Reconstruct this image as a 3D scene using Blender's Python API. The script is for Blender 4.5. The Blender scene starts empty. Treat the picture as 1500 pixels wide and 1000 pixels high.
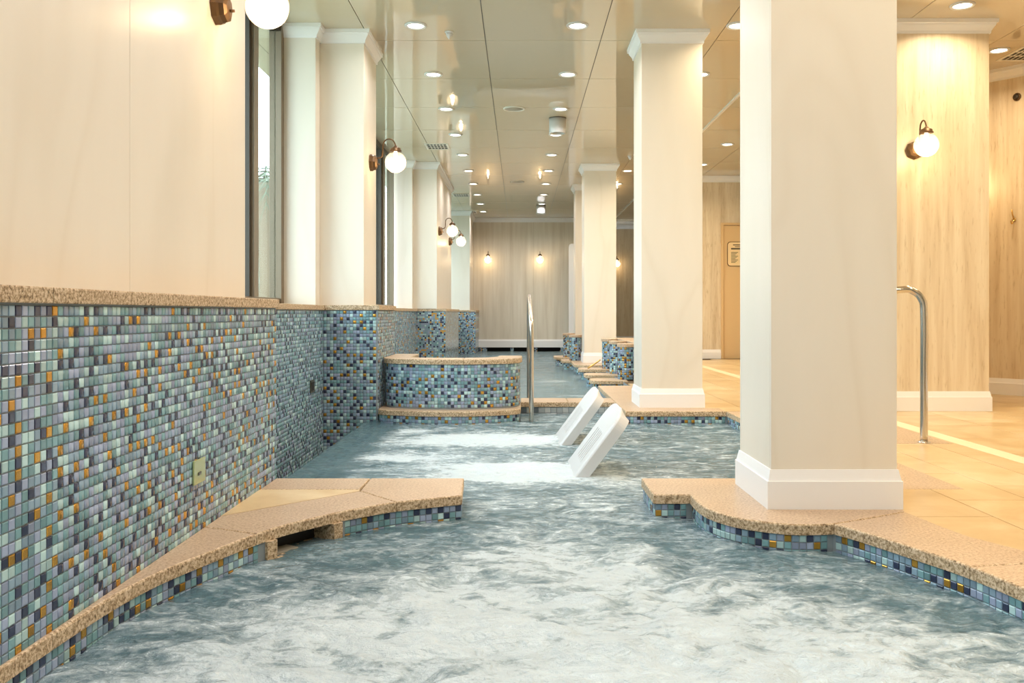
import bpy, bmesh, math, random
import numpy as np
from mathutils import Vector, Matrix
random.seed(7); rng = np.random.default_rng(11)
S = bpy.context.scene
C = S.collection
R = math.radians

# ------------------------------------------------------------------ camera, world, exposure
F = 1310.0                       # focal length in pixels of the 1500 px wide frame
CAMZ = 0.724                     # eye above the deck (deck top is z = 0)
cam = bpy.data.cameras.new('camera'); cam.sensor_width = 36.0; cam.lens = F * 36 / 1500
cam.shift_x = -12 / 1500; cam.shift_y = -42 / 1500; cam.clip_start = 0.05; cam.clip_end = 200
cam_o = bpy.data.objects.new('camera', cam); C.objects.link(cam_o)
cam_o.location = (0, 0, CAMZ); cam_o.rotation_euler = (R(90), 0, 0)
S.camera = cam_o

W = bpy.data.worlds.new('sky'); S.world = W; W.use_nodes = True
bg = W.node_tree.nodes['Background']; bg.inputs[0].default_value = (0.74, 0.88, 1.0, 1); bg.inputs[1].default_value = 8.0

vs = S.view_settings; vs.view_transform = 'Standard'; vs.look = 'None'; vs.gamma = 1.0
vs.use_curve_mapping = False; vs.exposure = 0.02
S.cycles.use_denoising = True
S.cycles.max_bounces = 10; S.cycles.diffuse_bounces = 5; S.cycles.glossy_bounces = 5
S.cycles.transparent_max_bounces = 12
S.cycles.caustics_reflective = False; S.cycles.caustics_refractive = False
S.cycles.sample_clamp_indirect = 6.0

DOWN_W = 8.5                     # watts of one ceiling downlight
GLOBE_W = 4.5                    # watts of one globe lamp
WARM = (1.0, 0.935, 0.91); WARMER = (1.0, 0.79, 0.52)

# ------------------------------------------------------------------ materials
M = {}
def new_mat(name):
    m = bpy.data.materials.new(name); m.use_nodes = True; M[name] = m
    nt = m.node_tree; return m, nt, nt.nodes, nt.links, nt.nodes['Principled BSDF']
def simple(name, col, rough=0.5, metal=0.0, spec=0.5, coat=0.0):
    m, nt, n, l, p = new_mat(name)
    p.inputs['Base Color'].default_value = (*col, 1); p.inputs['Roughness'].default_value = rough
    p.inputs['Metallic'].default_value = metal; p.inputs['Specular IOR Level'].default_value = spec
    p.inputs['Coat Weight'].default_value = coat
    return m
def coords(n, l, scale, world=True):
    """object-space (world positioned) coordinates with a scale"""
    g = n.new('ShaderNodeNewGeometry') if world else n.new('ShaderNodeTexCoord')
    mp = n.new('ShaderNodeMapping'); mp.inputs['Scale'].default_value = scale
    l.new(g.outputs['Position' if world else 'Object'], mp.inputs['Vector']); return mp.outputs[0]
def ramp(n, l, src, stops):
    r = n.new('ShaderNodeValToRGB'); e = r.color_ramp.elements
    e[0].position, e[0].color = stops[0][0], (*stops[0][1], 1)
    e[1].position, e[1].color = stops[-1][0], (*stops[-1][1], 1)
    for pos, c in stops[1:-1]:
        x = e.new(pos); x.color = (*c, 1)
    l.new(src, r.inputs[0]); return r.outputs[0]
def noise(n, l, vec, scale=1.0, detail=4.0, rough=0.55, dist=0.0):
    t = n.new('ShaderNodeTexNoise'); t.inputs['Scale'].default_value = scale
    t.inputs['Detail'].default_value = detail; t.inputs['Roughness'].default_value = rough
    t.inputs['Distortion'].default_value = dist
    l.new(vec, t.inputs['Vector']); return t.outputs['Fac']
def mixc(n, l, fac, a, b, mode='MIX'):
    m = n.new('ShaderNodeMix'); m.data_type = 'RGBA'; m.blend_type = mode
    for key, v in ((0, fac), (6, a), (7, b)):
        if isinstance(v, (int, float)): m.inputs[key].default_value = v
        elif isinstance(v, tuple): m.inputs[key].default_value = (*v, 1)
        else: l.new(v, m.inputs[key])
    return m.outputs[2]
def bump(n, l, p, src, strength, dist):
    b = n.new('ShaderNodeBump'); b.inputs['Strength'].default_value = strength; b.inputs['Distance'].default_value = dist
    l.new(src, b.inputs['Height']); l.new(b.outputs[0], p.inputs['Normal'])

def stone(name, base, dark, light, scale, stretch, rough, amount=1.0, spec=0.5):
    m, nt, n, l, p = new_mat(name)
    v = coords(n, l, stretch)
    a = noise(n, l, v, scale, 5, 0.6, 0.6)
    c = ramp(n, l, a, [(0.5 - 0.22 / amount, dark), (0.5, base), (0.5 + 0.22 / amount, light)])
    l.new(c, p.inputs['Base Color']); p.inputs['Roughness'].default_value = rough
    p.inputs['Specular IOR Level'].default_value = spec
    return m
# creamy marble cladding with slanting soft veins
m, nt, n, l, p = new_mat('marble')
v = coords(n, l, (1.3, 1.3, 0.32)); a = noise(n, l, v, 1.0, 2, 0.5, 0.9); b = noise(n, l, v, 7.0, 3, 0.5, 0.3)
c1 = ramp(n, l, a, [(0.30, (0.80, 0.74, 0.65)), (0.49, (0.79, 0.73, 0.635)), (0.515, (0.765, 0.70, 0.60)), (0.56, (0.795, 0.735, 0.64)), (0.75, (0.81, 0.755, 0.665))])
c2 = ramp(n, l, b, [(0.3, (0.98, 0.98, 0.975)), (0.7, (1, 1, 1))])
l.new(mixc(n, l, 1.0, c1, c2, 'MULTIPLY'), p.inputs['Base Color']); p.inputs['Roughness'].default_value = 0.32
# travertine with vertical streaks
m, nt, n, l, p = new_mat('travertine')
v = coords(n, l, (9, 9, 0.55)); a = noise(n, l, v, 1.5, 6, 0.62, 0.35)
v2 = coords(n, l, (60, 60, 7)); b = noise(n, l, v2, 1.0, 3, 0.6)
c1 = ramp(n, l, a, [(0.30, (0.56, 0.44, 0.28)), (0.44, (0.67, 0.56, 0.40)), (0.56, (0.73, 0.63, 0.47)), (0.70, (0.78, 0.70, 0.55))])
c2 = ramp(n, l, b, [(0.27, (0.72, 0.66, 0.55)), (0.42, (1, 1, 1))])
l.new(mixc(n, l, 0.85, c1, c2, 'MULTIPLY'), p.inputs['Base Color']); p.inputs['Roughness'].default_value = 0.4
m, nt, n, l, p = new_mat('travertine_lightened')  # the travertine again, lightened in colour to make up for dim far light
v = coords(n, l, (7, 7, 0.4)); a = noise(n, l, v, 1.5, 5, 0.6, 0.3)
c1 = ramp(n, l, a, [(0.28, (0.62, 0.55, 0.44)), (0.5, (0.72, 0.655, 0.545)), (0.72, (0.78, 0.725, 0.62))])
l.new(c1, p.inputs['Base Color']); p.inputs['Roughness'].default_value = 0.35
# granite: honed top and rough edge
for nm, lo, hi, rg, bs in (('granite', 0.36, 0.62, 0.35, 0.02), ('granite_edge', 0.40, 0.58, 0.7, 0.6)):
    m, nt, n, l, p = new_mat(nm)
    v = coords(n, l, (1, 1, 1)); a = noise(n, l, v, 105, 3, 0.75); b = noise(n, l, v, 5, 3, 0.5); f = noise(n, l, v, 330, 2, 0.6)
    if nm == 'granite':
        c1 = ramp(n, l, a, [(0.34, (0.27, 0.17, 0.095)), (0.44, (0.455, 0.32, 0.205)), (0.52, (0.53, 0.39, 0.265)), (hi, (0.62, 0.485, 0.355))])
    else:
        c1 = ramp(n, l, a, [(0.33, (0.10, 0.065, 0.035)), (lo, (0.30, 0.20, 0.11)), (0.5, (0.49, 0.36, 0.22)), (hi, (0.70, 0.55, 0.39))])
    c2 = ramp(n, l, b, [(0.3, (0.90, 0.88, 0.86)), (0.7, (1, 1, 1))])
    l.new(mixc(n, l, 1.0, c1, c2, 'MULTIPLY'), p.inputs['Base Color']); p.inputs['Roughness'].default_value = rg
    bump(n, l, p, f if nm == 'granite' else a, bs, 0.003)
# glazed limestone floor tiles
m, nt, n, l, p = new_mat('floor_tile')
v = coords(n, l, (1, 1, 1)); a = noise(n, l, v, 3.2, 5, 0.6, 0.5); oi = n.new('ShaderNodeObjectInfo')
c1 = ramp(n, l, a, [(0.30, (0.55, 0.38, 0.185)), (0.5, (0.66, 0.49, 0.27)), (0.7, (0.76, 0.61, 0.39))])
c2 = ramp(n, l, oi.outputs['Random'], [(0.0, (0.86, 0.84, 0.80)), (1.0, (1, 1, 1))])
l.new(mixc(n, l, 1.0, c1, c2, 'MULTIPLY'), p.inputs['Base Color']); p.inputs['Roughness'].default_value = 0.28
simple('cream_strip', (0.82, 0.70, 0.48), 0.35)
simple('joint', (0.13, 0.085, 0.04), 0.8)
simple('grout', (0.235, 0.27, 0.29), 0.75)
simple('white_paint', (0.84, 0.845, 0.86), 0.4)
simple('bronze', (0.20, 0.155, 0.105), 0.42, 0.3)
simple('bronze_dark', (0.045, 0.035, 0.025), 0.45, 0.2)
simple('antique_brass', (0.12, 0.066, 0.028), 0.42, 0.6)
simple('brass', (0.62, 0.40, 0.14), 0.3, 0.8)
simple('steel', (0.62, 0.58, 0.52), 0.16, 1.0)
simple('dark', (0.02, 0.02, 0.02), 0.6)
simple('dim_plate', (0.055, 0.055, 0.04), 0.35)
simple('white_plastic', (0.60, 0.61, 0.62), 0.35)
simple('grille_white', (0.75, 0.73, 0.68), 0.45)
simple('speaker_grey', (0.36, 0.33, 0.27), 0.6)
simple('door_tan', (0.66, 0.46, 0.24), 0.35)
simple('print_dark', (0.10, 0.08, 0.05), 0.6)
simple('print_green', (0.16, 0.15, 0.08), 0.6)
simple('sign_cream', (0.80, 0.62, 0.36), 0.4)
simple('green_glass', (0.36, 0.42, 0.20), 0.12, 0.0, 0.8)
simple('pool_floor', (0.32, 0.45, 0.48), 0.5)
simple('leaf', (0.07, 0.11, 0.055), 0.55)
simple('leaf_pale', (0.10, 0.14, 0.085), 0.55)
simple('bark', (0.25, 0.18, 0.12), 0.8)
simple('ground', (0.45, 0.48, 0.38), 0.9)
# lacquered ceiling panels: glossy, very slightly wavy
m, nt, n, l, p = new_mat('ceiling_lacquer')
p.inputs['Base Color'].default_value = (0.57, 0.495, 0.37, 1); p.inputs['Roughness'].default_value = 0.035
p.inputs['IOR'].default_value = 1.62; p.inputs['Specular IOR Level'].default_value = 0.62
v = coords(n, l, (1, 1, 1)); a = noise(n, l, v, 2.6, 2, 0.5); bump(n, l, p, a, 0.10, 0.012)
# glass mosaic colours
TILE = {'tile_slate': ((0.225, 0.33, 0.43), 0.24), 'tile_teal': ((0.175, 0.33, 0.37), 0.20), 'tile_aqua': ((0.42, 0.60, 0.62), 0.15),
        'tile_lilac': ((0.285, 0.345, 0.49), 0.17), 'tile_navy': ((0.030, 0.040, 0.085), 0.18), 'tile_gold': ((0.56, 0.30, 0.05), 0.115)}
TN = list(TILE); TP = np.array([TILE[k][1] for k in TN]); TP = TP / TP.sum()
for k in TN:
    m, nt, n, l, p = new_mat(k)
    g = n.new('ShaderNodeNewGeometry'); oi = n.new('ShaderNodeObjectInfo')
    ad = n.new('ShaderNodeMath'); ad.operation = 'ADD'; l.new(g.outputs['Random Per Island'], ad.inputs[0]); l.new(oi.outputs['Random'], ad.inputs[1])
    fr = n.new('ShaderNodeMath'); fr.operation = 'FRACT'; l.new(ad.outputs[0], fr.inputs[0])
    b = TILE[k][0]
    c = ramp(n, l, fr.outputs[0], [(0.0, tuple(x * 0.78 for x in b)), (1.0, tuple(min(1, x * 1.22) for x in b))])
    l.new(c, p.inputs['Base Color']); p.inputs['Roughness'].default_value = 0.14
    if k == 'tile_gold': p.inputs['Metallic'].default_value = 0.7; p.inputs['Roughness'].default_value = 0.2
for i, b in enumerate(((0.34, 0.38, 0.40), (0.22, 0.26, 0.29), (0.10, 0.125, 0.15), (0.48, 0.51, 0.52))):
    simple('big_tile_%d' % i, b, 0.2)
BT = ['big_tile_%d' % i for i in range(4)]
# mosaic for walls too far away to tell the tiles apart: cells of the same size and colours
def far_mosaic(name, axis, pitch=0.025):
    m, nt, n, l, p = new_mat(name)
    g = n.new('ShaderNodeNewGeometry'); sep = n.new('ShaderNodeSeparateXYZ'); l.new(g.outputs['Position'], sep.inputs[0])
    cells, fracs = [], []
    for k in (axis, 2):
        d = n.new('ShaderNodeMath'); d.operation = 'DIVIDE'; d.inputs[1].default_value = pitch; l.new(sep.outputs[k], d.inputs[0])
        fl = n.new('ShaderNodeMath'); fl.operation = 'FLOOR'; l.new(d.outputs[0], fl.inputs[0]); cells.append(fl.outputs[0])
        fr = n.new('ShaderNodeMath'); fr.operation = 'FRACT'; l.new(d.outputs[0], fr.inputs[0])
        pp = n.new('ShaderNodeMath'); pp.operation = 'PINGPONG'; pp.inputs[1].default_value = 0.5; l.new(fr.outputs[0], pp.inputs[0])
        fracs.append(pp.outputs[0])
    cb = n.new('ShaderNodeCombineXYZ'); l.new(cells[0], cb.inputs[0]); l.new(cells[1], cb.inputs[1])
    wn = n.new('ShaderNodeTexWhiteNoise'); wn.noise_dimensions = '2D'; l.new(cb.outputs[0], wn.inputs['Vector'])
    r = n.new('ShaderNodeValToRGB'); r.color_ramp.interpolation = 'CONSTANT'; e = r.color_ramp.elements
    acc = 0.0
    for i, k in enumerate(TN):
        x = e[i] if i < 2 else e.new(acc)
        x.position = acc; x.color = (*TILE[k][0], 1); acc += float(TP[i])
    l.new(wn.outputs['Value'], r.inputs[0])
    mn = n.new('ShaderNodeMath'); mn.operation = 'MINIMUM'; l.new(fracs[0], mn.inputs[0]); l.new(fracs[1], mn.inputs[1])
    gt = n.new('ShaderNodeMath'); gt.operation = 'GREATER_THAN'; gt.inputs[1].default_value = 0.05; l.new(mn.outputs[0], gt.inputs[0])
    l.new(mixc(n, l, gt.outputs[0], (0.20, 0.225, 0.24), r.outputs[0]), p.inputs['Base Color']); p.inputs['Roughness'].default_value = 0.2
far_mosaic('far_mosaic_x', 0); far_mosaic('far_mosaic_y', 1)
# lamp lens and bulb, both give off light
def emit(name, col, strength):
    m, nt, n, l, p = new_mat(name)
    p.inputs['Base Color'].default_value = (0.8, 0.8, 0.8, 1)
    p.inputs['Emission Color'].default_value = (*col, 1); p.inputs['Emission Strength'].default_value = strength
emit('lens', (1.0, 0.90, 0.72), 9.0); emit('bulb', (1.0, 0.84, 0.6), 9.0)
# rippled lamp glass
m, nt, n, l, p = new_mat('globe_glass')
out = n['Material Output']; n.remove(p)
tr = n.new('ShaderNodeBsdfTransparent'); tr.inputs[0].default_value = (1, 0.97, 0.92, 1)
tl = n.new('ShaderNodeBsdfTranslucent'); tl.inputs[0].default_value = (1, 0.95, 0.86, 1)
gl = n.new('ShaderNodeBsdfGlossy'); gl.inputs['Roughness'].default_value = 0.08
v = coords(n, l, (1, 1, 0.35), False); a = noise(n, l, v, 55, 2, 0.5, 0.8)
bp = n.new('ShaderNodeBump'); bp.inputs['Strength'].default_value = 0.6; bp.inputs['Distance'].default_value = 0.01; l.new(a, bp.inputs['Height'])
l.new(bp.outputs[0], tl.inputs['Normal']); l.new(bp.outputs[0], gl.inputs['Normal'])
m1 = n.new('ShaderNodeMixShader'); m1.inputs[0].default_value = 0.26; l.new(tr.outputs[0], m1.inputs[1]); l.new(tl.outputs[0], m1.inputs[2])
m2 = n.new('ShaderNodeMixShader'); m2.inputs[0].default_value = 0.07; l.new(m1.outputs[0], m2.inputs[1]); l.new(gl.outputs[0], m2.inputs[2])
l.new(m2.outputs[0], out.inputs[0])
# window glass
m, nt, n, l, p = new_mat('window_glass')
out = n['Material Output']; n.remove(p)
tr = n.new('ShaderNodeBsdfTransparent'); tr.inputs[0].default_value = (0.93, 0.97, 0.95, 1)
gl = n.new('ShaderNodeBsdfGlossy'); gl.inputs['Roughness'].default_value = 0.02
lw = n.new('ShaderNodeLayerWeight'); pw = n.new('ShaderNodeMath'); pw.operation = 'POWER'; pw.inputs[1].default_value = 5.0; l.new(lw.outputs['Facing'], pw.inputs[0])
fr = n.new('ShaderNodeMath'); fr.operation = 'MULTIPLY_ADD'; fr.inputs[1].default_value = 0.9; fr.inputs[2].default_value = 0.03; l.new(pw.outputs[0], fr.inputs[0])
m1 = n.new('ShaderNodeMixShader'); l.new(fr.outputs[0], m1.inputs[0]); l.new(tr.outputs[0], m1.inputs[1]); l.new(gl.outputs[0], m1.inputs[2])
l.new(m1.outputs[0], out.inputs[0])
# milky pool water with foam carried by a vertex attribute
def water_mat(name, body, foamc, clear, wisp):
    m, nt, n, l, p = new_mat(name)
    out = n['Material Output']
    at = n.new('ShaderNodeAttribute'); at.attribute_name = 'foam'
    def tex(scale, kind, det, dist, st=(1, 1, 1)):
        t = n.new('ShaderNodeTexNoise'); t.noise_type = kind; t.inputs['Scale'].default_value = scale; t.inputs['Detail'].default_value = det
        t.inputs['Roughness'].default_value = 0.6; t.inputs['Distortion'].default_value = dist; l.new(coords(n, l, st), t.inputs['Vector']); return t.outputs['Fac']
    def ma(a, k, b):
        q = n.new('ShaderNodeMath'); q.operation = 'MULTIPLY_ADD'; l.new(a, q.inputs[0]); q.inputs[1].default_value = k
        if isinstance(b, float): q.inputs[2].default_value = b
        else: l.new(b, q.inputs[2])
        return q.outputs[0]
    w1 = tex(5.0, 'FBM', 8, 1.6, (1, 1.5, 1)); w2 = tex(17, 'FBM', 6, 1.2, (1, 1.6, 1)); w3 = tex(60, 'FBM', 3, 0.4)
    f = ma(w1, wisp, at.outputs['Fac']); f = ma(w2, wisp * 0.75, f); f = ma(w3, wisp * 0.25, f); f = ma(f, 1.0, -wisp)
    w4 = tex(24, 'FBM', 4, 1.5, (1, 1.8, 1)); fk = n.new('ShaderNodeMapRange'); l.new(w4, fk.inputs[0]); fk.inputs[1].default_value = 0.60; fk.inputs[2].default_value = 0.74; f = ma(fk.outputs[0], 0.45 if wisp > 1 else 0.15, f)
    mr = n.new('ShaderNodeMapRange'); mr.interpolation_type = 'SMOOTHSTEP'; l.new(f, mr.inputs[0]); mr.inputs[1].default_value = 0.0; mr.inputs[2].default_value = 1.0
    l.new(mixc(n, l, mr.outputs[0], body, foamc), p.inputs['Base Color'])
    rr = n.new('ShaderNodeMapRange'); l.new(mr.outputs[0], rr.inputs[0]); rr.inputs[3].default_value = 0.06; rr.inputs[4].default_value = 0.32; l.new(rr.outputs[0], p.inputs['Roughness'])
    p.inputs['IOR'].default_value = 1.33
    hgt = ma(w1, 1.2, ma(w2, 0.7, ma(w3, 0.40, 0.0)))
    bump(n, l, p, hgt, 0.8, 0.035)
    tr = n.new('ShaderNodeBsdfTransparent'); tr.inputs[0].default_value = (0.62, 0.78, 0.80, 1)
    op = n.new('ShaderNodeMapRange'); l.new(mr.outputs[0], op.inputs[0]); op.inputs[3].default_value = 1 - clear; op.inputs[4].default_value = 0.97
    ms = n.new('ShaderNodeMixShader'); l.new(op.outputs[0], ms.inputs[0]); l.new(tr.outputs[0], ms.inputs[1]); l.new(p.outputs[0], ms.inputs[2])
    l.new(ms.outputs[0], out.inputs[0])
water_mat('water', (0.135, 0.245, 0.300), (0.64, 0.755, 0.825), 0.30, 1.6)
water_mat('water_calm', (0.22, 0.32, 0.36), (0.70, 0.80, 0.82), 0.25, 0.5)

# ------------------------------------------------------------------ mesh helpers
class MB:
    def __init__(s): s.v = []; s.f = []; s.mi = []; s.mats = []; s.sm = []
    def mat(s, name):
        if name not in s.mats: s.mats.append(name)
        return s.mats.index(name)
    def add(s, vs, fs, mat, smooth=False):
        o = len(s.v); s.v += [tuple(x) for x in vs]; i = s.mat(mat)
        for f in fs: s.f.append(tuple(o + k for k in f)); s.mi.append(i); s.sm.append(smooth)
        return s
    def box(s, x0, x1, y0, y1, z0, z1, mat, bev=0.0):
        if bev <= 0:
            vs = [(x, y, z) for z in (z0, z1) for y in (y0, y1) for x in (x0, x1)]
            return s.add(vs, [(0, 2, 3, 1), (4, 5, 7, 6), (0, 1, 5, 4), (2, 6, 7, 3), (0, 4, 6, 2), (1, 3, 7, 5)], mat)
        bm = bmesh.new(); bmesh.ops.create_cube(bm, size=1.0)
        for w in bm.verts:
            w.co = Vector(((x0 + x1) / 2 + w.co.x * (x1 - x0), (y0 + y1) / 2 + w.co.y * (y1 - y0), (z0 + z1) / 2 + w.co.z * (z1 - z0)))
        bmesh.ops.bevel(bm, geom=bm.edges[:] , offset=bev, segments=2, affect='EDGES', profile=0.6)
        return s.bm(bm, mat)
    def bm(s, bm, mat, smooth=False):
        bm.verts.ensure_lookup_table(); bm.verts.index_update()
        s.add([w.co[:] for w in bm.verts], [tuple(w.index for w in f.verts) for f in bm.faces], mat, smooth); bm.free(); return s
    def prism(s, poly, z0, z1, mat, side=None, bev=0.0):
        """upright prism; poly counter-clockwise or not; bev rounds the top rim"""
        poly = ccw(poly); n = len(poly); side = side or mat
        if bev > 0:
            inn = offset_closed(poly, -bev); inn2 = offset_closed(poly, -bev * 0.3)
            rings = [(poly, z0), (poly, z1 - bev), (inn2, z1 - bev * 0.3), (inn, z1)]
        else: rings = [(poly, z0), (poly, z1)]
        vs = [(x, y, z) for P, z in rings for x, y in P]; last = (len(rings) - 1) * n
        fs = [tuple(range(n - 1, -1, -1))]
        for k in range(len(rings) - 1):
            for i in range(n):
                j = (i + 1) % n; fs.append((k * n + i, k * n + j, (k + 1) * n + j, (k + 1) * n + i))
        s.add(vs, fs, side); o = len(s.v) - len(vs)
        s.f.append(tuple(o + last + i for i in range(n))); s.mi.append(s.mat(mat)); s.sm.append(False); return s
    def tube(s, pts, r, mat, seg=12, caps=True):
        pts = [Vector(q) for q in pts]; n = len(pts); rs = r if isinstance(r, (list, tuple)) else [r] * n
        vs, fs = [], []; up = None
        for i, q in enumerate(pts):
            t = (pts[min(i + 1, n - 1)] - pts[max(i - 1, 0)]).normalized()
            if up is None: up = t.orthogonal().normalized()
            up = (up - t * up.dot(t)).normalized(); w = t.cross(up)
            for k in range(seg):
                a = 2 * math.pi * k / seg; vs.append(q + (up * math.cos(a) + w * math.sin(a)) * rs[i])
        for i in range(n - 1):
            for k in range(seg):
                j = (k + 1) % seg; fs.append((i * seg + k, i * seg + j, (i + 1) * seg + j, (i + 1) * seg + k))
        if caps: fs += [tuple(range(seg - 1, -1, -1)), tuple((n - 1) * seg + k for k in range(seg))]
        return s.add(vs, fs, mat, True)
    def lathe(s, prof, mat, seg=24, c=(0, 0, 0), axis='z', smooth=True, rib=0.0):
        vs, fs = [], []
        for r, h in prof:
            for k in range(seg):
                a = 2 * math.pi * k / seg; rr = r * (1 + (rib if k % 2 else 0))
                x, y = rr * math.cos(a), rr * math.sin(a)
                q = (x, y, h) if axis == 'z' else (h, x, y)
                vs.append((q[0] + c[0], q[1] + c[1], q[2] + c[2]))
        for i in range(len(prof) - 1):
            for k in range(seg):
                j = (k + 1) % seg; fs.append((i * seg + k, i * seg + j, (i + 1) * seg + j, (i + 1) * seg + k))
        if prof[0][0] > 1e-6: fs.append(tuple(range(seg - 1, -1, -1)))
        if prof[-1][0] > 1e-6: fs.append(tuple((len(prof) - 1) * seg + k for k in range(seg)))
        return s.add(vs, fs, mat, smooth)
    def ring(s, x0, x1, y0, y1, prof, mat):
        """moulding of the given (offset, z) profile round a rectangle, mitred"""
        vs = []
        for o, z in prof: vs += [(x0 - o, y0 - o, z), (x1 + o, y0 - o, z), (x1 + o, y1 + o, z), (x0 - o, y1 + o, z)]
        fs = []
        for k in range(len(prof) - 1):
            for i in range(4):
                j = (i + 1) % 4; fs.append((k * 4 + i, k * 4 + j, (k + 1) * 4 + j, (k + 1) * 4 + i))
        n = len(prof) - 1; fs += [(3, 2, 1, 0), (n * 4, n * 4 + 1, n * 4 + 2, n * 4 + 3)]
        return s.add(vs, fs, mat)
    def run(s, path, prof, mat):
        """moulding along an open path, standing off to its right-hand side"""
        P = [offset_open(path, o) for o, z in prof]; n = len(path); vs = []
        for (o, z), Q in zip(prof, P): vs += [(x, y, z) for x, y in Q]
        fs = [(k * n + i, k * n + i + 1, (k + 1) * n + i + 1, (k + 1) * n + i) for k in range(len(prof) - 1) for i in range(n - 1)]
        fs += [tuple(k * n for k in range(len(prof))), tuple(k * n + n - 1 for k in range(len(prof) - 1, -1, -1))]
        return s.add(vs, fs, mat)
    def build(s, name, parent=None):
        me = bpy.data.meshes.new(name); me.from_pydata(s.v, [], s.f)
        for k in s.mats: me.materials.append(M[k])
        me.polygons.foreach_set('material_index', s.mi); me.polygons.foreach_set('use_smooth', s.sm); me.update()
        bm = bmesh.new(); bm.from_mesh(me); bmesh.ops.recalc_face_normals(bm, faces=bm.faces); bm.to_mesh(me); bm.free()
        return link(name, me, parent)
def link(name, me, parent=None):
    o = bpy.data.objects.new(name, me); C.objects.link(o)
    if parent is not None: o.parent = parent
    return o
def empty(name, loc=(0, 0, 0), rz=0.0):
    o = bpy.data.objects.new(name, None); C.objects.link(o); o.location = loc; o.rotation_euler = (0, 0, rz); o.empty_display_size = 0.1; return o
def tag(o, label=None, cat=None, group=None, kind=None):
    for k, v in (('label', label), ('category', cat), ('group', group), ('kind', kind)):
        if v: o[k] = v
    return o
def struct(o, label=None): o['kind'] = 'structure'; return o if not label else tag(o, label)
def area2(p): return sum(p[i][0] * p[(i + 1) % len(p)][1] - p[(i + 1) % len(p)][0] * p[i][1] for i in range(len(p)))
def ccw(p): p = list(p); return p if area2(p) > 0 else p[::-1]
def _off(a, q, b, d):
    t1 = Vector((q[0] - a[0], q[1] - a[1])).normalized() if a else None
    t2 = Vector((b[0] - q[0], b[1] - q[1])).normalized() if b else None
    t1 = t1 or t2; t2 = t2 or t1
    n1, n2 = Vector((t1.y, -t1.x)), Vector((t2.y, -t2.x)); nn = (n1 + n2)
    nn = nn.normalized() if nn.length > 1e-6 else n1
    k = d / max(0.45, nn.dot(n1)); return (q[0] + nn.x * k, q[1] + nn.y * k)
def offset_open(p, d): return [_off(p[i - 1] if i else None, p[i], p[i + 1] if i < len(p) - 1 else None, d) for i in range(len(p))]
def offset_closed(p, d):
    p = ccw(p); n = len(p); return [_off(p[i - 1], p[i], p[(i + 1) % n], d) for i in range(n)]   # d > 0 outwards
def catmull(p, sub=6):
    q = [p[0]] + list(p) + [p[-1]]; out = []
    for i in range(1, len(q) - 2):
        for k in range(sub):
            t = k / sub; r = []
            for c in range(len(p[0])):
                a, b, d, e = q[i - 1][c], q[i][c], q[i + 1][c], q[i + 2][c]
                r.append(0.5 * (2 * b + (d - a) * t + (2 * a - 5 * b + 4 * d - e) * t * t + (3 * b - a - 3 * d + e) * t ** 3))
            out.append(tuple(r))
    return out + [tuple(p[-1])]

# ------------------------------------------------------------------ mosaic
PT = 0.025
def tile_template(size, thick=0.0035, bev=0.002):
    h = size / 2; i = h - bev
    V = np.array([(x * h, y * h, 0) for x, y in ((-1, -1), (1, -1), (1, 1), (-1, 1))] +
                 [(x * h, y * h, thick - 0.0012) for x, y in ((-1, -1), (1, -1), (1, 1), (-1, 1))] +
                 [(x * i, y * i, thick) for x, y in ((-1, -1), (1, -1), (1, 1), (-1, 1))])
    Fq = [(a + k, a + (k + 1) % 4, a + 4 + (k + 1) % 4, a + 4 + k) for a in (0, 4) for k in range(4)] + [(8, 9, 10, 11)]
    return V, np.array(Fq)
TV, TF = tile_template(PT - 0.0028)
TILE_ME = {}
for k in TN:
    me = bpy.data.meshes.new('mosaic_tile'); me.from_pydata([tuple(x) for x in TV], [], [tuple(x) for x in TF]); me.materials.append(M[k]); TILE_ME[k] = me
def path_frames(path, pitch, s0=0.0):
    P = np.array(path, float); d = np.hypot(*(P[1:] - P[:-1]).T); s = np.concatenate([[0], np.cumsum(d)])
    n = int((s[-1] - s0 + 1e-6) / pitch); out = []
    at = lambda q: np.array([np.interp(q, s, P[:, 0]), np.interp(q, s, P[:, 1])])
    for i in range(n):
        a, b = at(s0 + i * pitch), at(s0 + (i + 1) * pitch); t = b - a; t /= max(1e-9, np.hypot(*t)); out.append(((a + b) / 2, t))
    return out
def joined(name, cells, parent, V=TV, Fq=TF, names=TN):
    """cells: list of (centre, tangent xyz, up xyz, normal xyz, colour index) -> one mesh"""
    n = len(cells)
    if not n: return None
    c = np.array([x[0] for x in cells]); t = np.array([x[1] for x in cells]); u = np.array([x[2] for x in cells]); w = np.array([x[3] for x in cells])
    verts = (c[:, None, :] + V[None, :, 0:1] * t[:, None, :] + V[None, :, 1:2] * u[:, None, :] + V[None, :, 2:3] * w[:, None, :]).reshape(-1, 3)
    faces = (Fq[None] + (np.arange(n) * len(V))[:, None, None]).reshape(-1, 4)
    me = bpy.data.meshes.new(name); me.vertices.add(len(verts)); me.vertices.foreach_set('co', verts.astype(np.float32).ravel())
    me.loops.add(faces.size); me.loops.foreach_set('vertex_index', faces.astype(np.int32).ravel())
    me.polygons.add(len(faces)); me.polygons.foreach_set('loop_start', np.arange(0, faces.size, 4, dtype=np.int32))
    try: me.polygons.foreach_set('loop_total', np.full(len(faces), 4, dtype=np.int32))
    except Exception: pass
    for k in names: me.materials.append(M[k])
    me.polygons.foreach_set('material_index', np.repeat(np.array([x[4] for x in cells], dtype=np.int32), len(Fq)))
    me.update(calc_edges=True); me.validate()
    o = link(name, me, parent); o['kind'] = 'stuff'; return o
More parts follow.
